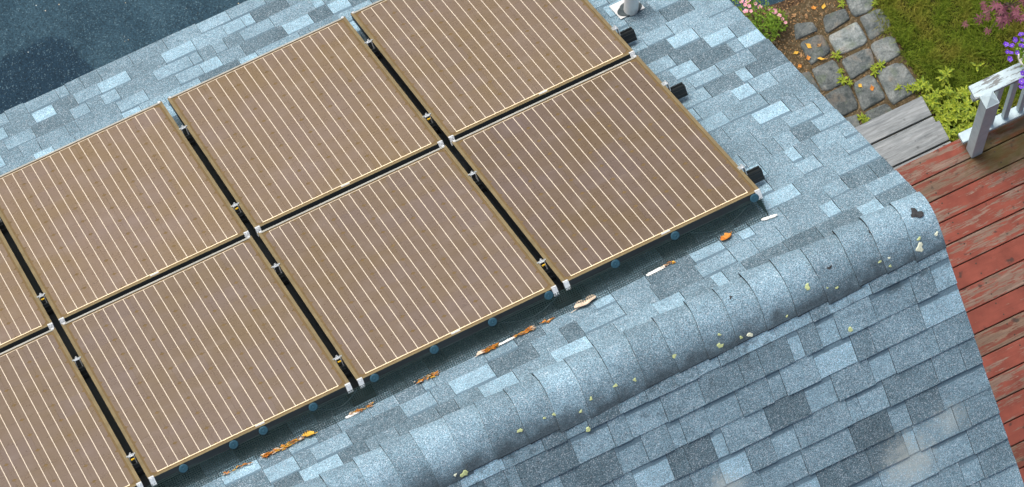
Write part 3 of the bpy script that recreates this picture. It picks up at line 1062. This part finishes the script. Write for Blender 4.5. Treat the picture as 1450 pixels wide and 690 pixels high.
# ---- plumbing vent
vp = tag(empty('vent_pipe', loc=RP('L', 1.164, 2.907, 0.0)), 'white vent pipe with dark rubber collar on a pale metal flashing', 'vent pipe')
vb = RP('L', 1.170, 2.890, 0.0)
Mx = RM('L', 1.237, 3.02, 0.013)
mb = MB(); mb.box(0, 0.135, 0.0, 0.175, 0, 0.003)
bevel(mb.build('flashing', M['flash'], vp, Mx, world=True), 0.001, 1)
Mx = RM('L', 1.172, 2.895, 0.016)
mb = MB(); mb.lathe([(0.064, 0.0), (0.064, 0.004), (0.060, 0.008), (0.052, 0.014), (0.046, 0.024), (0.038, 0.025)], 32)
mb.build('rubber_collar', M['rubber'], vp, Mx, world=True, smooth=False)
pb = RP('L', 1.172, 2.895, 0.0)
Mx = Matrix.Translation(pb + Vector((0, 0, -0.0)))
mb = MB(); mb.lathe([(0.0365, -0.05), (0.0365, 0.345), (0.0355, 0.347), (0.031, 0.347), (0.030, 0.340), (0.030, 0.18)], 32)
o = mb.build('pipe', M['pvc'], vp, Mx, world=True)

# ------------------------------------------------------------------ LEAVES AND LITTER ON THE ROOF


def dead_leaf_mesh(name, ln, wd, rs, lobes=4, curl=0.25):
    """lobed, curled leaf with thickness and a stalk; origin at its middle, x along its length"""
    mb = MB()
    N = 26
    top = []
    for k_ in range(N):
        t = 2 * math.pi * k_ / N
        r = 1 + 0.22 * math.sin(lobes * 2 * t / 2 + 0.6) + rs.uniform(-0.12, 0.12)
        x = math.cos(t) * ln / 2 * (1 + 0.1 * (r - 1)); y = math.sin(t) * wd / 2 * r
        z = curl * (abs(y) * 0.9 + (x * x) / ln * 0.6) + rs.uniform(0, 0.12) * wd * curl
        top.append(Vector((x, y, z + 0.004)))
    mid = [Vector((ln * (k_ / 6 - 0.5) * 0.85, 0, 0.003 + 0.002 * math.sin(k_))) for k_ in range(7)]
    th = Vector((0, 0, -0.0014))
    ctr = Vector((0, 0, 0.003))
    for k_ in range(N):
        j = (k_ + 1) % N
        mb.face([ctr, top[k_], top[j]])
        mb.face([ctr + th, top[j] + th, top[k_] + th])
        mb.face([top[k_], top[k_] + th, top[j] + th, top[j]])
    mb.tube([(ln * 0.3, 0, 0.005), (ln * 0.55, wd * 0.1, 0.006), (ln * 0.75, wd * 0.22, 0.008)], [0.0022, 0.0018, 0.0012], 5)
    return mb


def place_leaf(X, d, ln, wd, ang, mat, label, name='dead_leaf', lobes=4, curl=0.25, seed=1, h=0.012, group=None):
    rs = random.Random(seed)
    mb = dead_leaf_mesh(name, ln, wd, rs, lobes, curl)
    o = mb.build(name, M[mat], None, RM('L', X, d, h) @ Matrix.Rotation(math.radians(ang), 4, 'Z'))
    return tag(o, label, 'leaf', group)


place_leaf(0.055, 0.508, 0.115, 0.052, 8, 'dead_tan', 'large pale tan curled leaf lying against the wire mesh foot', lobes=5, curl=0.5, seed=3)
place_leaf(-1.335, 0.508, 0.060, 0.040, 150, 'dead_yellow', 'yellow dead leaf at the end of a long litter pile by the wire mesh', curl=0.5, seed=5)
place_leaf(0.765, 0.500, 0.060, 0.046, 200, 'dead_orange', 'crumpled orange oak leaf caught on the wire mesh near the gable end', lobes=7, curl=0.45, seed=8)
place_leaf(-0.470, 0.508, 0.050, 0.026, 10, 'dead_tan', 'small tan leaf at the tip of the orange litter beside a white strip', curl=0.5, seed=9)


def litter(X0, X1, d, n, seed, label, mats=('dead_orange', 'dead_tan', 'dead_yellow'), spread=0.012):
    rs = random.Random(seed)
    root = tag(empty('leaf_litter', loc=RP('L', (X0 + X1) / 2, d, 0.012)), label, 'leaf litter', 'leaf litter along the mesh guard')
    for mi, mt in enumerate(mats):
        mb = MB()
        for k_ in range(n):
            if k_ % len(mats) != mi and not (mi == 0 and k_ % 2): continue
            X = rs.uniform(X0, X1); dd = d + rs.uniform(-spread, spread)
            base = RP('L', X, dd, 0.013 + rs.uniform(0, 0.010))
            Mx = RM('L', X, dd).to_3x3()
            an = rs.gauss(0, 0.5); ln = rs.uniform(0.010, 0.034); wd = rs.uniform(0.003, 0.008)
            u = Mx.col[0] * math.cos(an) + Mx.col[1] * math.sin(an); v_ = Mx.col[2].cross(u)
            up = Mx.col[2] * rs.uniform(0.0, 0.007)
            a_, b_, c_, d_ = base - u * ln / 2, base + v_ * wd + up, base + u * ln / 2 + up * 0.5, base - v_ * wd
            th = Mx.col[2] * -0.0012
            mb.face([a_, d_, c_, b_]); mb.face([q + th for q in (a_, b_, c_, d_)])
            for q, r_ in ((a_, b_), (b_, c_), (c_, d_), (d_, a_)): mb.face([q, r_, r_ + th, q + th])
        if mb.f:
            o = mb.build('leaf_fragments', M[mt], root, world=True); o['kind'] = 'stuff'
    return root


litter(-1.56, -1.36, 0.506, 70, 1, 'long pile of orange leaf crumbs leading up to a yellow leaf')
litter(-0.455, -0.385, 0.510, 50, 2, 'short bright orange litter pile touching a white strip', ('dead_orange', 'dead_orange', 'dead_yellow'), 0.009)
litter(-0.30, -0.20, 0.512, 34, 3, 'orange and cream litter pile just past the long white strip', spread=0.010)
litter(-0.80, -0.68, 0.515, 34, 4, 'scattered orange litter with one upright stalk at the mesh foot')
litter(-1.13, -1.01, 0.510, 26, 6, 'thin orange litter above the serrated white strip', spread=0.008)
litter(-1.75, -1.62, 0.515, 16, 7, 'few orange crumbs farthest from the gable at the mesh foot')
litter(0.44, 0.50, 0.512, 12, 8, 'tiny litter crumbs beside the broad white strip', spread=0.006)
litter(-0.16, -0.10, 0.514, 10, 10, 'tiny orange crumbs between litter pile and pale tan leaf', spread=0.006)


def white_strip(X, d, ln, wd, teeth, label, ang=0.0, seed=0):
    rs = random.Random(seed)
    mb = MB()
    n = 9
    for k_ in range(n):
        a_, b_ = -ln / 2 + ln * k_ / n, -ln / 2 + ln * (k_ + 1) / n
        sh = 0.55 if k_ in (0, n - 1) else 1.0
        w0 = wd / 2 * sh * rs.uniform(0.85, 1.05)
        mb.box(a_, b_ + 0.0004, -w0, w0, 0.0, 0.005 + rs.uniform(0, 0.002))
        if teeth: mb.box(a_ + 0.002, a_ + ln / n * 0.55, w0 - 0.001, w0 + wd * 0.45, 0.001, 0.004)
    o = mb.build('white_strip', M['strip_white'], None, RM('L', X, d, 0.0122) @ Matrix.Rotation(math.radians(ang), 4, 'Z'))
    bevel(o, 0.0015, 2)
    return tag(o, label, 'strip')


white_strip(0.985, 0.503, 0.075, 0.020, False, 'smooth white plastic strip at the gable-side corner of the mesh guard', -14, 1)
white_strip(0.408, 0.508, 0.095, 0.018, True, 'broad ragged white strip poking out of the mesh below the end panel', 4, 2)
white_strip(-1.115, 0.508, 0.070, 0.014, True, 'short serrated white strip beneath thin orange litter', 2, 3)
white_strip(-0.345, 0.512, 0.085, 0.012, True, 'slim serrated white strip between two orange litter piles', 3, 4)

# ------------------------------------------------------------------ DECK, STEPS, RAILING
ZD = 0.6
deck = tag(empty('deck', loc=(3.5, 0.5, 0.0)), 'weathered red-painted wooden deck beside the gable end of the house', 'deck')
y1 = 2.217
BW, BG = 0.1392, 0.0061
mb = MB(); mb.lathe([(0.0052, -0.001), (0.0052, 0.0012), (0.0035, 0.0018)], 8)
SCREW = mb.mesh('screw', [M['dark_wood']])
rs = random.Random(77)
i = 0
while y1 > -2.6:
    mb = MB(); mb.box(1.47, 6.2, y1 - BW, y1, ZD - 0.028, ZD + rs.uniform(-0.0012, 0.0012))
    worn = i in (1, 8, 13)
    o = mb.build('board', M['deck_worn'] if worn else M['deck'], deck, world=True)
    bevel(o, 0.004, 2)
    if y1 > 0.0:
        for xj in (3.4, 3.85):
            for yy in (0.03, 0.11):
                link('screw', SCREW, o, (), Matrix.Translation((xj + 0.02 + rs.uniform(-.006, .006), y1 - yy + rs.uniform(-.005, .005), ZD + 0.0005)), True)
    y1 -= BW + BG
    i += 1
for xj in np.arange(1.6, 6.2, 0.45):
    mb = MB(); mb.box(xj, xj + 0.04, -2.55, 2.17, ZD - 0.20, ZD - 0.0285)
    mb.build('joist', M['dark_wood'], deck, world=True)
mb = MB(); mb.box(1.5, 6.2, 2.1705, 2.20, ZD - 0.22, ZD - 0.029); mb.build('rim_board', M['deck_worn'], deck, world=True)
mb = MB(); mb.box(1.5, 6.2, -2.6, 2.16, -0.011, -0.005); tag(mb.build('shaded_soil', M['mulch']), kind='structure')
for xp in (3.2, 6.0):
    mb = MB(); mb.box(xp, xp + 0.09, -2.4, -2.31, 0, ZD - 0.201); mb.build('support_post', M['dark_wood'], deck, world=True)
    mb = MB(); mb.box(xp + 0.05, xp + 0.14, 2.0, 2.09, 0, ZD - 0.201); mb.build('support_post', M['dark_wood'], deck, world=True)

steps = tag(empty('steps', loc=(2.7, 2.4, 0.0)), 'two grey weathered wooden steps leading from deck down to cobble path', 'steps')
for yt, zt in ((2.672, 0.2), (2.429, 0.4)):
    for b_ in range(2):
        ya = yt - b_ * (BW + 0.011)
        mb = MB(); mb.box(1.9, 3.722 if zt < 0.3 else 3.700, ya - BW, ya, zt - 0.036, zt + 0.0008 * b_)
        bevel(mb.build('tread_board', M['tread'], steps, world=True), 0.005, 2)
    for xs_ in (3.62, 2.7, 1.95):
        mb = MB(); mb.box(xs_, xs_ + 0.045, yt - 0.285, yt - 0.03, 0.0 if zt < 0.3 else 0.1645 + 0.0, zt - 0.0365)
        mb.build('stringer', M['dark_wood'], steps, world=True)

rail = tag(empty('railing', loc=(3.75, 2.10, ZD)), 'white wooden railing with pyramid-capped post and peeling top rail on the deck edge', 'railing')
pc = Vector((3.754, 2.106, 0))
h = 0.038
mb = MB(); mb.box(pc.x - h, pc.x + h, pc.y - h, pc.y + h, ZD + 0.0015, ZD + 0.985)
bevel(mb.build('post', M['post'], rail, world=True), 0.004, 2)
mb = MB()
z0 = ZD + 0.985
mb.box(pc.x - 0.045, pc.x + 0.045, pc.y - 0.045, pc.y + 0.045, z0, z0 + 0.022)
q = [Vector((pc.x + sx * 0.043, pc.y + sy * 0.043, z0 + 0.022)) for sx, sy in ((-1, -1), (1, -1), (1, 1), (-1, 1))]
ap = Vector((pc.x, pc.y, z0 + 0.072))
for k_ in range(4): mb.face([q[k_], q[(k_ + 1) % 4], ap])
mb.build('post_cap', M['post'], rail, world=True)
yr = 2.19
mb = MB(); mb.box(3.690, 6.1, yr - 0.038, yr + 0.058, ZD + 0.925, ZD + 0.962)
bevel(mb.build('top_rail', M['peel'], rail, world=True), 0.005, 2)
mb = MB(); mb.box(3.690, 6.1, yr - 0.018, yr + 0.018, ZD + 0.860, ZD + 0.9245)
bevel(mb.build('under_rail', M['post'], rail, world=True), 0.004, 2)
mb = MB(); mb.box(3.690, 6.1, yr - 0.038, yr + 0.030, ZD + 0.085, ZD + 0.122)
bevel(mb.build('bottom_rail', M['post'], rail, world=True), 0.005, 2)
xb = 3.875
while xb < 6.0:
    mb = MB(); mb.box(xb, xb + 0.036, yr - 0.017, yr + 0.017, ZD + 0.1225, ZD + 0.8595)
    bevel(mb.build('baluster', M['post'], rail, world=True), 0.003, 1)
    xb += 0.105

# ------------------------------------------------------------------ LAWN
rng = np.random.default_rng(3)


def blades(n, xr, yr_, h0, h1, wd, hole=None):
    x = rng.uniform(*xr, n); y = rng.uniform(*yr_, n)
    keep = (x > 3.762 + 0.03 * np.sin(y * 11) + 0.02 * np.sin(y * 31) + rng.exponential(0.02, len(x))) & ((y > 2.25) | (x > 6.3))
    x, y = x[keep], y[keep]
    n = len(x)
    az = rng.uniform(0, 2 * np.pi, n); lean = rng.uniform(0.3, 1.4, n)
    ln = rng.uniform(h0, h1, n)
    cl = 0.65 + 0.35 * (np.sin(x * 17 + 2 + 2 * np.sin(y * 9)) * np.sin(y * 15 + 1 + 2 * np.sin(x * 7))) + 0.35 * np.sin(x * 41 + 3 * np.sin(y * 23)) * np.sin(y * 37)
    ln = ln * np.clip(cl, 0.3, 1.3)
    dx, dy = np.cos(az), np.sin(az)
    px_, py_ = -dy * wd / 2, dx * wd / 2
    z0 = np.full(n, -0.012)
    b0 = np.stack([x - px_, y - py_, z0], 1); b1 = np.stack([x + px_, y + py_, z0], 1)
    mx = x + dx * ln * 0.45 * np.sin(lean * 0.5); my = y + dy * ln * 0.45 * np.sin(lean * 0.5); mz = z0 + ln * 0.55 * np.cos(lean * 0.5)
    m0 = np.stack([mx - px_ * .8, my - py_ * .8, mz], 1); m1 = np.stack([mx + px_ * .8, my + py_ * .8, mz], 1)
    tx = mx + dx * ln * 0.5 * np.sin(lean); ty = my + dy * ln * 0.5 * np.sin(lean); tz = mz + ln * 0.5 * np.cos(lean)
    tp = np.stack([tx, ty, tz], 1)
    V = np.stack([b0, b1, m1, m0, tp], 1).reshape(-1, 3)
    k_ = np.arange(n) * 5
    quads = np.stack([k_, k_ + 1, k_ + 2, k_ + 3], 1)
    tris = np.stack([k_ + 3, k_ + 2, k_ + 4], 1)
    return V, quads, tris


def grass_obj(name, V, Q, T, mat):
    me = bpy.data.meshes.new(name)
    me.vertices.add(len(V)); me.vertices.foreach_set('co', V.ravel())
    loops = np.concatenate([Q.ravel(), T.ravel()])
    me.loops.add(len(loops)); me.loops.foreach_set('vertex_index', loops)
    st = np.concatenate([np.arange(len(Q)) * 4, len(Q) * 4 + np.arange(len(T)) * 3])
    me.polygons.add(len(st)); me.polygons.foreach_set('loop_start', st)
    me.update(calc_edges=True); me.validate()
    return link(name, me, None, [mat])


V, Q, T = blades(75000, (3.70, 5.0), (2.25, 4.0), 0.035, 0.115, 0.0048)
tag(grass_obj('lawn_grass', V, Q, T, M['grass']), 'olive green lawn grass with dry yellowish patches beside the path', 'grass', kind='stuff')


# ------------------------------------------------------------------ PLANTS
def leaf_mesh(name, ln, wd, mat, fold=0.25, droop=0.25, n=5):
    """pointed oval leaf from origin along +x"""
    mb = MB()
    prof = [0.0, 0.62, 1.0, 0.86, 0.48, 0.0]
    L, R, C_ = [], [], []
    for k_ in range(n + 1):
        f = k_ / n
        x = ln * f; z = -droop * ln * f * f
        hw = wd / 2 * prof[k_]
        C_.append(Vector((x, 0, z))); L.append(Vector((x, hw, z + hw * fold))); R.append(Vector((x, -hw, z + hw * fold)))
    for k_ in range(n):
        mb.face([C_[k_], C_[k_ + 1], L[k_ + 1], L[k_]] if k_ not in (0, n - 1) else ([C_[k_], C_[k_ + 1], L[k_ + 1]] if k_ == 0 else [C_[k_], C_[k_ + 1], L[k_]]))
        mb.face([C_[k_], R[k_], R[k_ + 1], C_[k_ + 1]] if k_ not in (0, n - 1) else ([C_[k_], R[k_ + 1], C_[k_ + 1]] if k_ == 0 else [C_[k_], R[k_], C_[k_ + 1]]))
    return mb.mesh(name, [mat], True)


LEAF_L = leaf_mesh('leaf', 0.062, 0.024, M['lime'])
LEAF_G = leaf_mesh('leaf', 0.034, 0.014, M['green'])
LEAF_W = leaf_mesh('leaf', 0.040, 0.013, M['lime'])


def plant(x, y, ht, lm, nl, label, name, group, seed, tiers=2, scale=1.0, cat='plant', leanx=0.0, leany=0.0):
    rs = random.Random(seed)
    root = tag(empty(name, loc=(x, y, 0.0)), label, cat, group)
    mb = MB(); tipp = Vector((leanx, leany, ht))
    mb.tube([(0, 0, -0.01), tipp * 0.5 + Vector((rs.uniform(-.008, .008), rs.uniform(-.008, .008), 0)), tipp], [0.003 * scale, 0.0025 * scale, 0.0018 * scale], 5)
    st = mb.build('stem', M['stem'], root)
    for t in range(tiers):
        f = 1.0 - 0.36 * t
        for k_ in range(nl):
            az = 2 * math.pi * (k_ + 0.5 * t) / nl + rs.uniform(-0.2, 0.2)
            el = math.radians(rs.uniform(8, 38) - 14 * t)
            sc = scale * rs.uniform(0.8, 1.15) * (1 + 0.12 * t)
            Mx = Matrix.Translation(tipp * f) @ Matrix.Rotation(az, 4, 'Z') @ Matrix.Rotation(-el, 4, 'Y') @ Matrix.Rotation(rs.uniform(-.3, .3), 4, 'X') @ Matrix.Scale(sc, 4)
            link('leaf', lm, st, (), Mx)
    return root


# lime ground-cover beside the steps and below the railing
cover = []
rs = random.Random(90)
for ix in range(7):
    for iy in range(9):
        x = 3.765 + ix * 0.068 + rs.uniform(-0.02, 0.02) + (0.03 if iy % 2 else 0)
        y = 2.275 + iy * 0.062 + rs.uniform(-0.02, 0.02)
        if (x - 3.76) * 0.9 + (y - 2.275) > 0.56: continue
        cover.append((x, y))
for i, (x, y) in enumerate(cover):
    plant(x, y, 0.10 + 0.05 * random.Random(i).random(), LEAF_L, 7, 'lime green whorled ground cover plant beside the steps and under the railing', 'ground_cover_plant', 'lime ground cover by the steps', 500 + i, 2, random.Random(i + 50).uniform(0.62, 0.98))
plant(3.945, 2.75, 0.16, LEAF_L, 5, 'tall lime green shoot rising from the lawn behind the ground cover', 'tall_shoot', None, 901, 3, 0.85)
plant(4.16, 2.73, 0.06, LEAF_L, 3, 'single small bright leafed sprout in the lawn below purple flowers', 'lawn_sprout', None, 902, 1, 0.8)
WEEDS = [(3.400, 3.195, 'by the pale stone corner'), (3.375, 3.09, ''), (3.360, 3.03, ''), (3.39, 2.995, ''), (3.58, 3.02, ''), (3.565, 2.99, ''), (3.35, 2.755, ''),
         (3.37, 2.725, ''), (3.655, 2.83, ''), (3.70, 2.80, ''), (3.735, 2.79, ''), (3.61, 3.53, ''), (3.59, 3.49, ''), (3.78, 3.40, ''), (3.83, 3.47, ''), (3.62, 3.01, ''), (3.755, 2.70, ''), (3.79, 2.72, '')]
for i, (x, y, _) in enumerate(WEEDS):
    plant(x, y, 0.045, LEAF_W, 5, 'small bright weed growing in a joint of the cobble path', 'weed', 'weeds between the paving stones', 700 + i, 2, random.Random(i).uniform(0.6, 1.0), 'weed')

# pink flowering bush at the corner of the bed


def flower_mesh(name, r, n, mat, cup=0.35):
    mb = MB()
    for k_ in range(n):
        t = 2 * math.pi * k_ / n; w_ = math.pi / n * 1.05
        p0 = Vector((0, 0, 0))
        pa = Vector((math.cos(t - w_) * r * 0.75, math.sin(t - w_) * r * 0.75, r * cup)); pb_ = Vector((math.cos(t + w_) * r * 0.75, math.sin(t + w_) * r * 0.75, r * cup))
        pm = Vector((math.cos(t) * r, math.sin(t) * r, r * cup * 0.9)); pl_ = Vector((math.cos(t) * r * 0.5, math.sin(t) * r * 0.5, r * cup * 0.55))
        mb.face([p0, pa, pl_]); mb.face([p0, pl_, pb_]); mb.face([pa, pm, pl_]); mb.face([pm, pb_, pl_])
    mb.lathe([(r * 0.16, 0.002), (r * 0.1, r * 0.12)], 6, None, 1)
    return mb.mesh(name, [mat, M['throat']], True)


def leaf_cloud(mb, n, fn, rs, l0, l1, tilt=0.9):
    for _ in range(n):
        c = fn(rs)
        az = rs.uniform(0, 6.28); el = rs.uniform(-0.3, tilt)
        u = Vector((math.cos(az) * math.cos(el), math.sin(az) * math.cos(el), math.sin(el)))
        v_ = u.orthogonal().normalized(); v_.rotate(Matrix.Rotation(rs.uniform(-0.6, 0.6), 3, u))
        ln = rs.uniform(l0, l1); wd = ln * 0.42
        n_ = u.cross(v_)
        if abs(v_.z) > 0.6: v_ = n_
        mb.face([c, c + u * ln * 0.5 + v_ * wd / 2, c + u * ln, c + u * ln * 0.5 - v_ * wd / 2])


bush = tag(empty('flowering_bush', loc=(3.02, 3.55, 0)), 'leafy green bush with small pink flowers by the driveway corner', 'bush')
rs = random.Random(61)
mb = MB()
bc = [(3.015, 3.60, 0.20, 0.13), (3.06, 3.52, 0.16, 0.10), (2.93, 3.64, 0.22, 0.14), (3.15, 3.55, 0.09, 0.07), (2.86, 3.52, 0.2, 0.16)]


def fbush(r_):
    cx, cy, cz, rad = r_.choice(bc)
    d = Vector((r_.gauss(0, 1), r_.gauss(0, 1), r_.gauss(0, 1))).normalized() * rad * r_.uniform(0.5, 1.0) ** 0.5
    return Vector((cx + d.x, cy + d.y, max(0.02, cz + d.z * 0.8)))


leaf_cloud(mb, 1500, fbush, rs, 0.014, 0.032)
o = mb.build('foliage', M['green'], bush, world=True); o['kind'] = 'stuff'
for k_ in range(7):
    cx, cy, cz, rad = bc[k_ % 5]
    mb = MB(); mb.tube([(3.02 + rs.uniform(-.03, .03), 3.56, 0.0), ((3.02 + cx) / 2, (3.56 + cy) / 2, cz * 0.6), (cx + rs.uniform(-.04, .04), cy + rs.uniform(-.04, .04), cz + rad * 0.5)], [0.005, 0.004, 0.002], 5)
    mb.build('branch', M['bark'], bush, world=True)
FP = flower_mesh('flower', 0.019, 5, M['pink'], 0.3)
fl = [(2.975, 3.675, 0.31), (2.99, 3.65, 0.33), (3.00, 3.69, 0.30), (3.02, 3.70, 0.27), (2.965, 3.71, 0.31), (3.045, 3.665, 0.27), (3.065, 3.64, 0.24), (2.985, 3.615, 0.33), (3.17, 3.56, 0.15), (3.18, 3.535, 0.14), (3.155, 3.60, 0.15), (3.19, 3.51, 0.12), (2.95, 3.62, 0.35), (2.90, 3.68, 0.34), (3.13, 3.63, 0.16)]
for k_, (x, y, z) in enumerate(fl):
    link('flower', FP, bush, (), Matrix.Translation((x, y, z)) @ Matrix.Rotation(rs.uniform(-.5, .5), 4, 'X') @ Matrix.Rotation(rs.uniform(0, 6), 4, 'Z') @ Matrix.Scale(rs.uniform(0.65, 1.15), 4), True)

# petunias in a pale pot hooked on the railing
px_, py_, pz_ = 4.090, 2.225, ZD + 0.963
pot = tag(empty('flower_pot', loc=(px_, py_, pz_)), 'pale pot of purple petunias standing on the white top rail', 'flower pot')
mb = MB(); mb.lathe([(0.050, 0.0), (0.072, 0.10), (0.080, 0.105), (0.080, 0.125), (0.070, 0.125), (0.066, 0.105)], 28)
mb.build('pot', M['pvc'], pot)
mb = MB(); mb.lathe([(0.066, 0.100), (0.066, 0.104)], 20); mb.build('potting_soil', M['mulch'], pot)
rs = random.Random(15)
mb = MB()


def fpot(r_):
    d = Vector((r_.gauss(0, 1), r_.gauss(0, 1), r_.gauss(0, 1))).normalized() * r_.uniform(0.4, 1.0)
    return Vector((d.x * 0.10, d.y * 0.11 + 0.02, 0.16 + d.z * 0.06))


leaf_cloud(mb, 160, fpot, rs, 0.02, 0.045)
o = mb.build('foliage', M['green'], pot); o['kind'] = 'stuff'
FU = flower_mesh('flower', 0.020, 5, M['purple'], 0.35)
pf = [(-0.115, 0.05, 0.17), (-0.09, 0.085, 0.185), (-0.06, 0.11, 0.19), (-0.03, 0.085, 0.21), (-0.085, 0.03, 0.20), (-0.05, 0.05, 0.215), (-0.01, 0.12, 0.19), (0.03, 0.09, 0.21), (-0.095, -0.075, 0.10), (-0.065, -0.105, 0.08), (-0.05, -0.07, 0.13),
      (0.0, 0.02, 0.22), (0.05, 0.03, 0.21), (-0.03, -0.115, 0.06), (-0.115, -0.11, 0.07), (-0.10, -0.13, 0.03), (-0.125, -0.135, 0.05), (-0.14, 0.02, 0.17), (-0.115, 0.115, 0.16), (0.06, -0.04, 0.18), (0.09, 0.06, 0.18), (-0.125, 0.075, 0.15)]
for k_, (x, y, z) in enumerate(pf):
    link('flower', FU, pot, (), Matrix.Translation((x, y, z)) @ Matrix.Rotation(rs.uniform(-.6, .6), 4, 'X') @ Matrix.Rotation(rs.uniform(-.5, .5), 4, 'Y') @ Matrix.Rotation(rs.uniform(0, 6), 4, 'Z') @ Matrix.Scale(rs.uniform(0.75, 1.15), 4))

# dwarf maple with palmate purple leaves at the lawn's far side
mp = tag(empty('maple_shrub', loc=(4.52, 3.03, 0)), 'dwarf maple with drooping purple palmate leaves standing in the lawn', 'shrub')
mb = MB(); mb.tube([(4.52, 3.03, -0.02), (4.47, 2.95, 0.3), (4.40, 2.86, 0.58)], [0.014, 0.011, 0.007], 7); tr = mb.build('trunk', M['bark'], mp, world=True)


def palm_mesh():
    mb = MB()
    for k_ in range(7):
        a_ = math.radians(-120 + 40 * k_); ln = 0.05 * (1 - 0.10 * abs(k_ - 3))
        u = Vector((math.cos(a_), math.sin(a_), -0.25)); v_ = Vector((-math.sin(a_), math.cos(a_), 0))
        mb.face([Vector((0, 0, 0)), u * ln * 0.5 - v_ * ln * 0.13, u * ln, u * ln * 0.5 + v_ * ln * 0.13])
    mb.tube([(0, 0, 0), (-0.02, 0, 0.004), (-0.035, 0.002, 0.01)], 0.0009, 4)
    return mb.mesh('leaf', [M['maple']])


PL = palm_mesh()
rs = random.Random(31)
for b_ in range(9):
    an = math.radians(150 + b_ * 33); rad = rs.uniform(0.16, 0.32)
    e_ = Vector((4.40 + math.cos(an) * rad, 2.86 + math.sin(an) * rad * 0.8, 0.62 + rs.uniform(0.02, 0.12)))
    mb = MB(); mb.tube([(4.405, 2.862, 0.55), (Vector((4.40, 2.86, 0.60)) + e_) / 2 + Vector((0, 0, 0.06)), e_], [0.005, 0.0035, 0.0018], 5)
    mb.build('branch', M['bark'], mp, world=True)
    for k_ in range(7):
        f = rs.uniform(0.35, 1.1)
        p = Vector((4.40, 2.86, 0.64)).lerp(e_, f) + Vector((rs.uniform(-.05, .05), rs.uniform(-.05, .05), rs.uniform(-.03, .06)))
        link('leaf', PL, mp, (), Matrix.Translation(p) @ Matrix.Rotation(an + rs.uniform(-.9, .9), 4, 'Z') @ Matrix.Rotation(rs.uniform(-.3, .4), 4, 'Y') @ Matrix.Rotation(rs.uniform(-.4, .4), 4, 'X') @ Matrix.Scale(rs.uniform(0.7, 1.15), 4), True)

# chips and dry leaf crumbs strewn over the bed and joints
rs = random.Random(71)
mb = MB()
for _ in range(4200):
    x = rs.uniform(2.6, 3.8); y = rs.uniform(2.7, 3.68)
    if x > 3.30 and y < 3.40 and rs.random() < 0.8: continue
    z = 0.010 if x > 3.05 and y < 3.62 else 0.008
    az = rs.uniform(0, 6.28); ln = rs.uniform(0.006, 0.022); wd = rs.uniform(0.002, 0.008)
    u = Vector((math.cos(az), math.sin(az), rs.uniform(-.2, .4))) * ln; v_ = Vector((-math.sin(az), math.cos(az), rs.uniform(-.3, .3))) * wd
    c = Vector((x, y, z)); hgt = Vector((0, 0, 0.003))
    a_, b_, c_, d_ = c - u / 2, c + v_ / 2 + hgt, c + u / 2 + hgt, c - v_ / 2
    mb.face([a_, d_, c_, b_])
o = mb.build('bark_chips', M['chips']); tag(o, 'brown bark chips strewn over the planting bed', 'bark chips', kind='stuff')
GL = [(3.305, 3.44), (3.27, 3.33), (3.20, 3.30), (3.23, 3.26), (3.18, 3.33), (3.35, 3.52), (3.42, 3.55), (3.48, 3.53), (3.395, 3.20), (3.16, 3.24), (3.30, 3.22), (3.33, 3.305), (3.50, 2.90), (3.44, 2.95), (3.28, 3.56)]
for i, (x, y) in enumerate(GL):
    r_ = random.Random(i + 5)
    mb = dead_leaf_mesh('dead_leaf', r_.uniform(0.022, 0.045), r_.uniform(0.015, 0.026), r_, 4, 0.3)
    on = x > 3.21 and y < 3.40
    o = mb.build('fallen_leaf', M[['dead_orange', 'dead_yellow', 'chips'][i % 3]], None, Matrix.Translation((x, y, 0.028 if on else 0.012)) @ Matrix.Rotation(r_.uniform(0, 6), 4, 'Z'))
    tag(o, 'small dry brown leaf lying on the cobble path or bed edge', 'leaf', 'dry leaves on the path')
